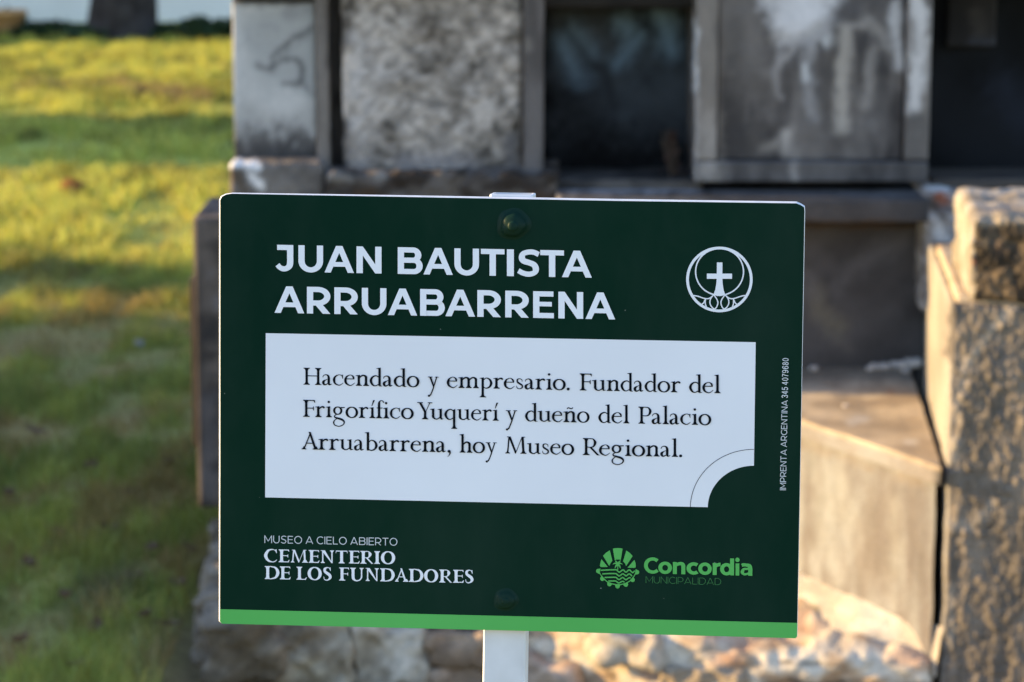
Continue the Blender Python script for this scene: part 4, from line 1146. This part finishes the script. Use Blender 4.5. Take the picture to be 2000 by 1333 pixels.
zb_ = at(1860, 594, 5.2)[2]
own(slab('pier_body', (PX0, PY0, -.05), (1.20, 6.05, zb_), (.0030, .02, .0042), PLASTER, pier, r=.010, amp=.004, freq=18, paint=pier_paint, warp=warp_pier, seed=60, disp=stucco(.019)))
ztp = at(1930, 420, 5.17)[2]


def block_paint(V, Q, Nn):
    n1 = fbm(V * 30, 5, 81)
    C_ = mix(np.tile(alb(44, 39, 33), (len(V), 1)), alb(80, 71, 60), ss(.38, .62, n1))
    C_ = stains_and_light(C_, Q, [([(1905, 425), (2000, 422)], 12, 10, (.42, .34, .24), .9), ([(1925, 465), (1930, 470)], 12, 10, (.05, .045, .035), .8), ([(1950, 480)], 8, 10, (.2, .12, .07), .5)], 6, .04, 82)  # first stroke: lit tan band along the top edge, painted on
    side = (Nn[:, 0] < -.5) | (Nn[:, 2] > .6)  # lit left and top faces get a lighter colour than the front
    cs = mix(np.tile(np.array([.22, .185, .135]), (len(V), 1)), np.array([.36, .32, .255]), ss(.38, .62, fbm(V * 12, 4, 84)))
    cs = stains_and_light(cs, Q, [([(1915, 410), (1980, 405)], 6, 8, (.25, .2, .15), .6), ([(1907, 510)], 5, 5, (.45, .12, .05), .8)], 6, .04, 85)
    C_[side] = cs[side]
    return C_


bx0 = at(1905, 510, 5.17)[0] - .006
own(slab('pier_block', (bx0 - .004, 5.195, zb_ + .006), (1.22, 5.62, ztp), (.0034, .012, .0034), PLASTER, pier, r=.020, amp=.013, freq=22, paint=block_paint, warp=warp_pier, seed=83, disp=stucco(.019)))
own(slab('mortar_joint', (PX0 + .012, 5.222, zb_ - .012), (1.19, 5.9, zb_ + .014), (.006, .03, .006), PLASTER, pier, r=.004, amp=.005, freq=30, paint=plain((.42, .31, .19), (.5, .4, .28), 20, 87), warp=warp_pier, seed=86))

# ---------------- rubble footing -------------------------------------
foot_ = empty('rubble_footing', (0.1, 5.8, 0))
tag(foot_, 'low footing of rough field stones under the tomb, along the bottom of the photo', 'stone footing')
MORT = plain((.10, .085, .07), (.22, .18, .14), 18, 91)
def foot_y(x):
    """front line of the footing: straight on the left, swinging forward on the right"""
    x = np.asarray(x, float)
    return 5.50 - .66 * np.clip(x, 0, .36) - .22 * np.clip(x - .36, 0, 1)


def mort_paint(V, Q, Nn):
    rt = ss(-.06, .05, V[:, 0])  # shaded left painted dark, sunlit right in a paler copy
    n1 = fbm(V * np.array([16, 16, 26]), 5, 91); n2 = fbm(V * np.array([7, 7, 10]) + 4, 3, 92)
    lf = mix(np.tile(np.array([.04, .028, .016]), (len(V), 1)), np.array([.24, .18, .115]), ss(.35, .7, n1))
    sunlit_sand = mix(np.tile(np.array([.36, .25, .15]), (len(V), 1)), np.array([.66, .56, .41]), ss(.34, .62, n1))
    sunlit_sand = mix(sunlit_sand, np.array([.46, .24, .13]), ss(.54, .68, n2) * .7)
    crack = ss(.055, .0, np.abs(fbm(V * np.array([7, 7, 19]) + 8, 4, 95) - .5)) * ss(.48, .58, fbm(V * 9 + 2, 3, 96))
    sunlit_sand = mix(sunlit_sand, np.array([.045, .03, .018]), crack * .9)
    return lf * (1 - rt[:, None]) + sunlit_sand * rt[:, None]


own(slab('mortar_bed', (-.60, 0, -.06), (.80, .8, .105), (.0075, .02, .0065), PLASTER, foot_, r=.025, amp=.034, freq=13, octv=6, paint=mort_paint, seed=90,
         warp=lambda V: np.stack([V[:, 0], foot_y(V[:, 0]) + .02 + V[:, 1] * (6.3 - foot_y(V[:, 0])) / .8, V[:, 2]], -1)))


def stone(cx, cy, cz, sx, sy, sz, seed, c1, c2, turn=0.):
    lo = np.array([cx - sx / 2, cy, cz - sz / 2]); hi = lo + np.array([sx, sy, sz])

    def sk(V):
        c = (lo + hi) / 2
        W = V - c
        W = W + (np.stack([fbm(V * 7 + 5, 2, seed), fbm(V * 7 + 15, 2, seed + 1), fbm(V * 7 + 25, 2, seed + 2)], -1) - .5) * np.array([.35, .3, .35]) * np.array([sx, sy, sz])
        ct, st_ = math.cos(turn), math.sin(turn)
        W = np.stack([W[:, 0] * ct - W[:, 1] * st_, W[:, 0] * st_ + W[:, 1] * ct, W[:, 2]], -1)
        return W + c
    return own(slab('stone', lo, hi, .0075, PLASTER, foot_, r=.12 * min(sx, sz, sy), amp=.034, freq=19, seed=seed, octv=5, warp=sk,
                    paint=plain(c1, c2, 14, seed, [], lohi=(.38, .62), fine=.5)))


pal = [((.20, .145, .085), (.46, .37, .25)), ((.20, .13, .075), (.42, .29, .18)), ((.30, .23, .15), (.48, .40, .29)), ((.26, .20, .13), (.56, .46, .33)), ((.30, .20, .125), (.52, .37, .25))]
rowz = [(.035, .125), (-.035, .07)]
# (photo x0, x1, y0, y1, palette) seen on the front
front = [(400, 520, 1215, 1300, 0), (556, 690, 1222, 1395, 0), (694, 838, 1228, 1395, 3), (845, 950, 1242, 1298, 1), (838, 955, 1300, 1398, 4), (960, 1060, 1232, 1300, 2), (1030, 1160, 1300, 1398, 4), (1180, 1330, 1246, 1300, 2), (1330, 1480, 1316, 1398, 2)]
for i, (a_, b_, c_, d_, k) in enumerate(front):
    xm = ((a_ + b_) / 2 - 1000) / FPX * 5.4
    Yd = float(foot_y(xm)) - .004
    q0, q1, r0, r1 = bx(a_, c_, b_, d_, Yd)
    rt = xm > .02
    stone((q0 + q1) / 2, Yd, (r0 + r1) / 2, (q1 - q0) * (1.12 if rt else 1.04), .17, (r1 - r0) * 1.1, 100 + i, *pal[k], turn=-.5 if rt else RNG.uniform(-.1, .1))
# along the left edge, running back towards the dado
for i, (Ys, hz, xw) in enumerate([(5.46, .115, .05), (5.60, .12, .07), (5.74, .11, .06), (5.88, .125, .06), (6.02, .12, .055), (6.10, .12, .05)]):
    xl = at(386 + i * 3, 1200, Ys)[0] + .03
    stone(xl + xw * 1.5 - .02, Ys - .05, hz / 2, xw * 3, .16, hz + .03, 140 + i, (.12, .085, .048), (.27, .20, .125))
# pale mortar fillet sloping away from the foot of the wing
u, v = np.meshgrid(np.linspace(-.02, .75, 90), np.linspace(0, 1, 26), indexing='ij')
u, v = u.ravel(), v.ravel()
nrm = np.array([-.905, -.425])
wv = (.11 + .05 * (fbm(np.stack([u * 6, u * 0], -1), 3, 161) - .5) * 2) * (.12 + .88 * ss(.0, .22, u))
XYf = SA + (SB - SA) * u[:, None] + nrm * (v * wv - .012)[:, None]
V = np.concatenate([XYf, (.158 - .075 * v ** 1.15 - (.02 + .03 * ss(.1, .3, u)) * ss(.85, 1, v))[:, None]], 1)
V[:, 2] += (fbm(V * 22, 4, 162) - .5) * .018
idx = np.arange(90 * 26).reshape(90, 26)
F = np.stack([idx[:-1, :-1], idx[:-1, 1:], idx[1:, 1:], idx[1:, :-1]], -1).reshape(-1, 4)
P_ = plain((.40, .34, .26), (.56, .50, .40), 14, 163, [([(1555, 1185), (1592, 1194)], 8, 8, (.11, .09, .015), .9), ([(1640, 1235), (1650, 1245)], 4, 5, (.2, .14, .08), .7), ([(1765, 1285), (1790, 1300)], 10, 8, (.06, .045, .03), .9)])(V, proj(V), V)
own(link('mortar_fillet', mesh_np('mortar_fillet', V, F, P_), PLASTER, foot_))

# crumbs of plaster on the wing
crumbs = [(1718, 706, .022, 0), (1752, 704, .020, 1), (1782, 702, .026, 2), (1700, 708, .012, 3), (1590, 708, .012, 4), (1770, 712, .012, 5), (1652, 792, .008, 6)]
lab = ['long flat pale plaster crumb at the foot of the sunk panel', 'rounded pale plaster crumb between two others under the sunk panel', 'largest pinkish pale plaster crumb at the right corner under the sunk panel', 'small pale plaster crumb left of the long flat one', 'small pale plaster crumb beside the right edge of the sign', 'tiny plaster crumb in front of the largest one', 'tiny crumb alone in the middle of the sunlit capping slab']
for i, (px_, py_, s, k) in enumerate(crumbs):
    p = atz(px_, py_ + (16 if py_ < 750 else 4), ztop)
    o = slab('plaster_crumb', (p[0] - s * (.95 if k == 0 else .8), p[1] - s * .6, ztop), (p[0] + s * (.95 if k == 0 else .8), p[1] + s * .6, ztop + s * (.8 if k else .6)), .004, PLASTER, None, r=s * .3, amp=s * .22, freq=60, seed=170 + i, paint=plain(alb(150, 148, 150), alb(200, 196, 196), 30, 170 + i))
    tag(o, lab[k], 'crumb', 'plaster crumbs on the wing')

# withered flowers standing in the niche
fl = empty('withered_flowers')
p = at(1313, 346, 6.33)
fl.location = p
tag(fl, 'withered brown bunch of flowers standing in the dark niche', 'flowers')
V, F = [], []
for k in range(16):
    a0 = RNG.uniform(0, 6.28); sp = RNG.uniform(.002, .03); h_ = RNG.uniform(.05, .11); r_ = .0016
    base = np.array([RNG.uniform(-.008, .008), RNG.uniform(-.008, .008), 0]); tip = base + np.array([math.cos(a0) * sp - .004, math.sin(a0) * sp * .6, h_])
    b_ = len(V)
    for q in (base, (base + tip) / 2 + RNG.normal(0, .003, 3), tip):
        for s_ in range(4):
            V.append(q + r_ * np.array([math.cos(s_ * 1.57), math.sin(s_ * 1.57), 0]))
    for lv in range(2):
        for s_ in range(4):
            F.append((b_ + lv * 4 + s_, b_ + lv * 4 + (s_ + 1) % 4, b_ + lv * 4 + 4 + (s_ + 1) % 4, b_ + lv * 4 + 4 + s_))
link('stems', mesh_np('stems', np.array(V), F), mat_noise('dry_stem', (.07, .05, .03), (.12, .08, .05), 40, .9), fl)
V, F = [], []
for k in range(120):
    c = np.array([RNG.normal(-.003, .009), RNG.normal(0, .008), RNG.uniform(.01, .105)]); c[0] = RNG.normal(-.003, 1) * (.0035 + .012 * max(0, 1 - c[2] / .085))
    d1 = RNG.normal(0, 1, 3); d1 /= np.linalg.norm(d1); d2 = np.cross(d1, RNG.normal(0, 1, 3)); d2 /= np.linalg.norm(d2)
    b_ = len(V); s_ = RNG.uniform(.004, .010)
    V += [c - d1 * s_, c + d2 * s_ * .5, c + d1 * s_, c - d2 * s_ * .5]; F.append((b_, b_ + 1, b_ + 2, b_ + 3))
link('petals', mesh_np('petals', np.array(V), F), mat_leaf('dry_petals', False, (.12, .07, .05), .2), fl, smooth=False)

# ================================================================== BACKGROUND
wallm = mat_noise('white_plaster', (.80, .75, .68), (.88, .83, .76), 2.5, .9, .2, .3, 6, .01)
bw = slab('boundary_wall', (-42, 26.2, -.1), (14, 26.45, 4.2), (.25, .25, .12), wallm, None, r=.02, amp=.012, freq=2)
tag(bw, 'long white plastered boundary wall at the far end of the lawn', 'wall')


def crown_np(n_, c, rad, leaf, seed, clumps=26, flat=1.0):
    r = np.random.default_rng(seed)
    cc = r.normal(0, 1, (clumps, 3)); cc /= np.linalg.norm(cc, axis=1, keepdims=True)
    cc = cc * r.uniform(.35, .95, (clumps, 1)) * rad + c
    k = r.integers(0, clumps, n_)
    P = cc[k] + r.normal(0, 1, (n_, 3)) * rad * .20
    d1 = r.normal(0, 1, (n_, 3)); d1 /= np.linalg.norm(d1, axis=1, keepdims=True)
    d2 = np.cross(d1, r.normal(0, 1, (n_, 3))); d2 /= np.linalg.norm(d2, axis=1, keepdims=True)
    s_ = (leaf * r.uniform(.6, 1.3, n_))[:, None]
    V_ = np.stack([P - d1 * s_, P + d2 * s_ * .5, P + d1 * s_, P - d2 * s_ * .5], 1).reshape(-1, 3)
    return V_, np.arange(n_ * 4).reshape(-1, 4)


def limb(pts, sides=10):
    V_, F_ = [], []
    pts = [np.array(q, float) for q in pts]
    for i, q in enumerate(pts):
        d = (pts[min(i + 1, len(pts) - 1)] - pts[max(i - 1, 0)])[:3]; d /= np.linalg.norm(d)
        a_ = np.cross(d, [0.3, 1, .1]); a_ /= np.linalg.norm(a_); b_ = np.cross(d, a_)
        for s_ in range(sides):
            t_ = 2 * math.pi * s_ / sides
            rr = q[3] * (1 + .12 * math.sin(3 * t_ + i) + .08 * math.cos(5 * t_ + 2 * i))
            V_.append(q[:3] + rr * (math.cos(t_) * a_ + math.sin(t_) * b_))
    for i in range(len(pts) - 1):
        for s_ in range(sides):
            F_.append((i * sides + s_, i * sides + (s_ + 1) % sides, (i + 1) * sides + (s_ + 1) % sides, (i + 1) * sides + s_))
    return np.array(V_), np.array(F_)


BARK = mat_noise('grey_brown_bark', (.026, .021, .017), (.062, .052, .043), 6, .95, .1, 1.0, 6, .03)
LEAFM = mat_leaf('tree_leaves', False, (.055, .085, .022), .35)
DARKLEAF = mat_leaf('dark_leaves', False, (.035, .06, .02), .3)


def merge(parts):
    V_, F_, o_ = [], [], 0
    for v, f_ in parts:
        V_.append(v); F_.append(f_ + o_); o_ += len(v)
    return np.concatenate(V_), np.concatenate(F_)


def tree(name, x, y, th, r0, crad, cz, nleaf, leaf, label, seed, clumps=26, limbs=6):
    t = empty(name, (x, y, 0)); tag(t, label, 'tree')
    r = np.random.default_rng(seed)
    parts = [limb([(0, 0, -.1, r0 * 1.6), (0, 0, .12, r0 * 1.22), (.02, .01, .5, r0 * 1.02), (.04, 0, th * .5, r0 * .9), (.0, .05, th, r0 * .7), (.05, 0, cz, r0 * .4)], 14)]
    for k in range(limbs):
        a_ = 6.28 * k / limbs + r.uniform(-.3, .3); ex = r.uniform(.5, .85)
        parts.append(limb([(0, 0, th * r.uniform(.75, 1), r0 * .5), (math.cos(a_) * crad[0] * ex * .5, math.sin(a_) * crad[1] * ex * .5, th + (cz - th) * .55, r0 * .32), (math.cos(a_) * crad[0] * ex, math.sin(a_) * crad[1] * ex, cz + crad[2] * r.uniform(-.1, .4), r0 * .1)], 8))
    V_, F_ = merge(parts)
    link('trunk', mesh_np('trunk', V_, F_), BARK, t)
    V_, F_ = crown_np(nleaf, np.array([0, 0, cz]), np.array(crad), leaf, seed, clumps)
    link('crown', mesh_np('crown', V_, F_), LEAFM, t, smooth=False)
    return t


p = atz(243, 78, 0)
tree('broadleaf_tree', p[0], p[1], 3.2, .245, (2.6, 2.6, 1.9), 5.6, 6000, .13, 'tall tree with a thick dark trunk in front of the white wall', 5)


def shrub(x, y, rad, n_, leaf, label, seed, group=None, m=DARKLEAF, cz=None):
    s_ = empty('shrub', (x, y, 0)); tag(s_, label, 'shrub', group)
    V_, F_ = crown_np(n_, np.array([0, 0, cz if cz else rad[2] * .95]), np.array(rad), leaf, seed, 18)
    V_[:, 2] = np.maximum(V_[:, 2], .01)
    link('foliage', mesh_np('foliage', V_, F_), m, s_, smooth=False)
    parts = [limb([(0, 0, 0, .03), (math.cos(a_) * rad[0] * .3, math.sin(a_) * rad[1] * .3, rad[2] * .8, .02), (math.cos(a_) * rad[0] * .6, math.sin(a_) * rad[1] * .6, rad[2] * 1.5, .006)], 6) for a_ in (0.3, 2.2, 4.1, 5.3)]
    link('stem', mesh_np('stem', *merge(parts)), BARK, s_)


for i, (px_, Yy, rx, rz_, lb) in enumerate([(60, 24.2, .5, .06, 'low dark shrub at the wall foot left of the trunk'), (150, 24.0, .45, .07, 'low dark shrub close behind the trunk on its left'), (330, 24.0, .35, .06, 'low dark shrub just right of the trunk'), (410, 23.6, .30, .09, 'low dark shrub next to the tomb corner'), (-60, 24.6, .5, .1, 'low shrub at the wall foot beyond the left edge')]):
    shrub(at(px_, 60, Yy)[0], Yy, (rx, .3, rz_), 900, .05, lb, 200 + i, 'low shrubs along the white wall')
# terracotta pot by the wall
V, F = [], []
prof = [(.10, 0), (.115, .02), (.15, .2), (.175, .2), (.178, .245), (.155, .245), (.14, .19)]
for rr, hh_ in prof:
    for k in range(24):
        V.append((rr * math.cos(k * math.pi / 12), rr * math.sin(k * math.pi / 12), hh_))
for i in range(len(prof) - 1):
    for k in range(24):
        F.append((i * 24 + k, i * 24 + (k + 1) % 24, (i + 1) * 24 + (k + 1) % 24, (i + 1) * 24 + k))
o = link('terracotta_pot', mesh_np('terracotta_pot', np.array(V), F), mat_noise('terracotta', (.50, .26, .09), (.62, .36, .15), 14, .85, .2, .2))
p = atz(16, 74, 0); o.location = p; o.scale = (.95, .95, .95)
tag(o, 'small orange terracotta pot on the grass near the white wall', 'pot')

# unseen foliage and a grave, added on the left to throw the shade
def shade_hedge(x, ya, yb, h_, dpt, n_, label, seed):
    s_ = empty('shade_hedge', (x, (ya + yb) / 2, 0)); tag(s_, label, 'shade_hedge')
    r = np.random.default_rng(seed)
    P = np.stack([r.uniform(-dpt / 2, dpt / 2, n_), r.uniform(ya, yb, n_) - (ya + yb) / 2, r.uniform(0.0, h_, n_)], -1)
    P += r.normal(0, .06, P.shape)
    d1 = r.normal(0, 1, (n_, 3)); d1 /= np.linalg.norm(d1, axis=1, keepdims=True)
    d2 = np.cross(d1, r.normal(0, 1, (n_, 3))); d2 /= np.linalg.norm(d2, axis=1, keepdims=True)
    q = (.10 * r.uniform(.6, 1.3, n_))[:, None]
    V_ = np.stack([P - d1 * q, P + d2 * q * .55, P + d1 * q, P - d2 * q * .55], 1).reshape(-1, 3)
    V_[:, 2] = np.maximum(V_[:, 2], .01)
    link('foliage', mesh_np('foliage', V_, np.arange(n_ * 4).reshape(-1, 4)), DARKLEAF, s_, smooth=False)
    parts = [limb([(r.uniform(-.1, .1), yy, 0, .03), (r.uniform(-.2, .2), yy + r.uniform(-.2, .2), h_ * .5, .02), (r.uniform(-.3, .3), yy, h_ * .9, .006)], 6) for yy in np.arange(-(yb - ya) / 2 + .2, (yb - ya) / 2, .4)]
    link('stem', mesh_np('stem', *merge(parts)), BARK, s_)


T8 = math.tan(SUN_BACK)
shade_hedge(-9, 6.25 + 9 * T8, 9.40 + 9 * T8, 3.0, .9, 7000, 'long dark leafy row added out of view to shade the near lawn', 301)
shade_hedge(-8, 9.90 + 8 * T8, 10.40 + 8 * T8, 2.6, .6, 1500, 'narrow clipped bush added out of view to end the lawn shade', 303)
shade_hedge(-13, 14.0 + 13 * T8, 16.4 + 13 * T8, 4.6, 2.0, 15000, 'tall dark clipped bush added out of view to throw a shadow band', 302)
grave = empty('shade_grave', (-3.2, 6.4, 0)); tag(grave, 'low grey stone grave box added out of view to shade the near lawn', 'grave')
own(slab('shade_grave_box', (-4.2, 4.3, -.05), (-2.45, 8.2, .485), .06, STONE, grave, r=.01, amp=.004, paint=plain((.22, .21, .20), (.36, .34, .32), 5, 310)))
own(slab('shade_grave_lid', (-4.26, 4.24, .488), (-2.39, 8.26, .54), .06, STONE, grave, r=.012, amp=.003, paint=plain((.26, .25, .24), (.40, .38, .36), 5, 311)))
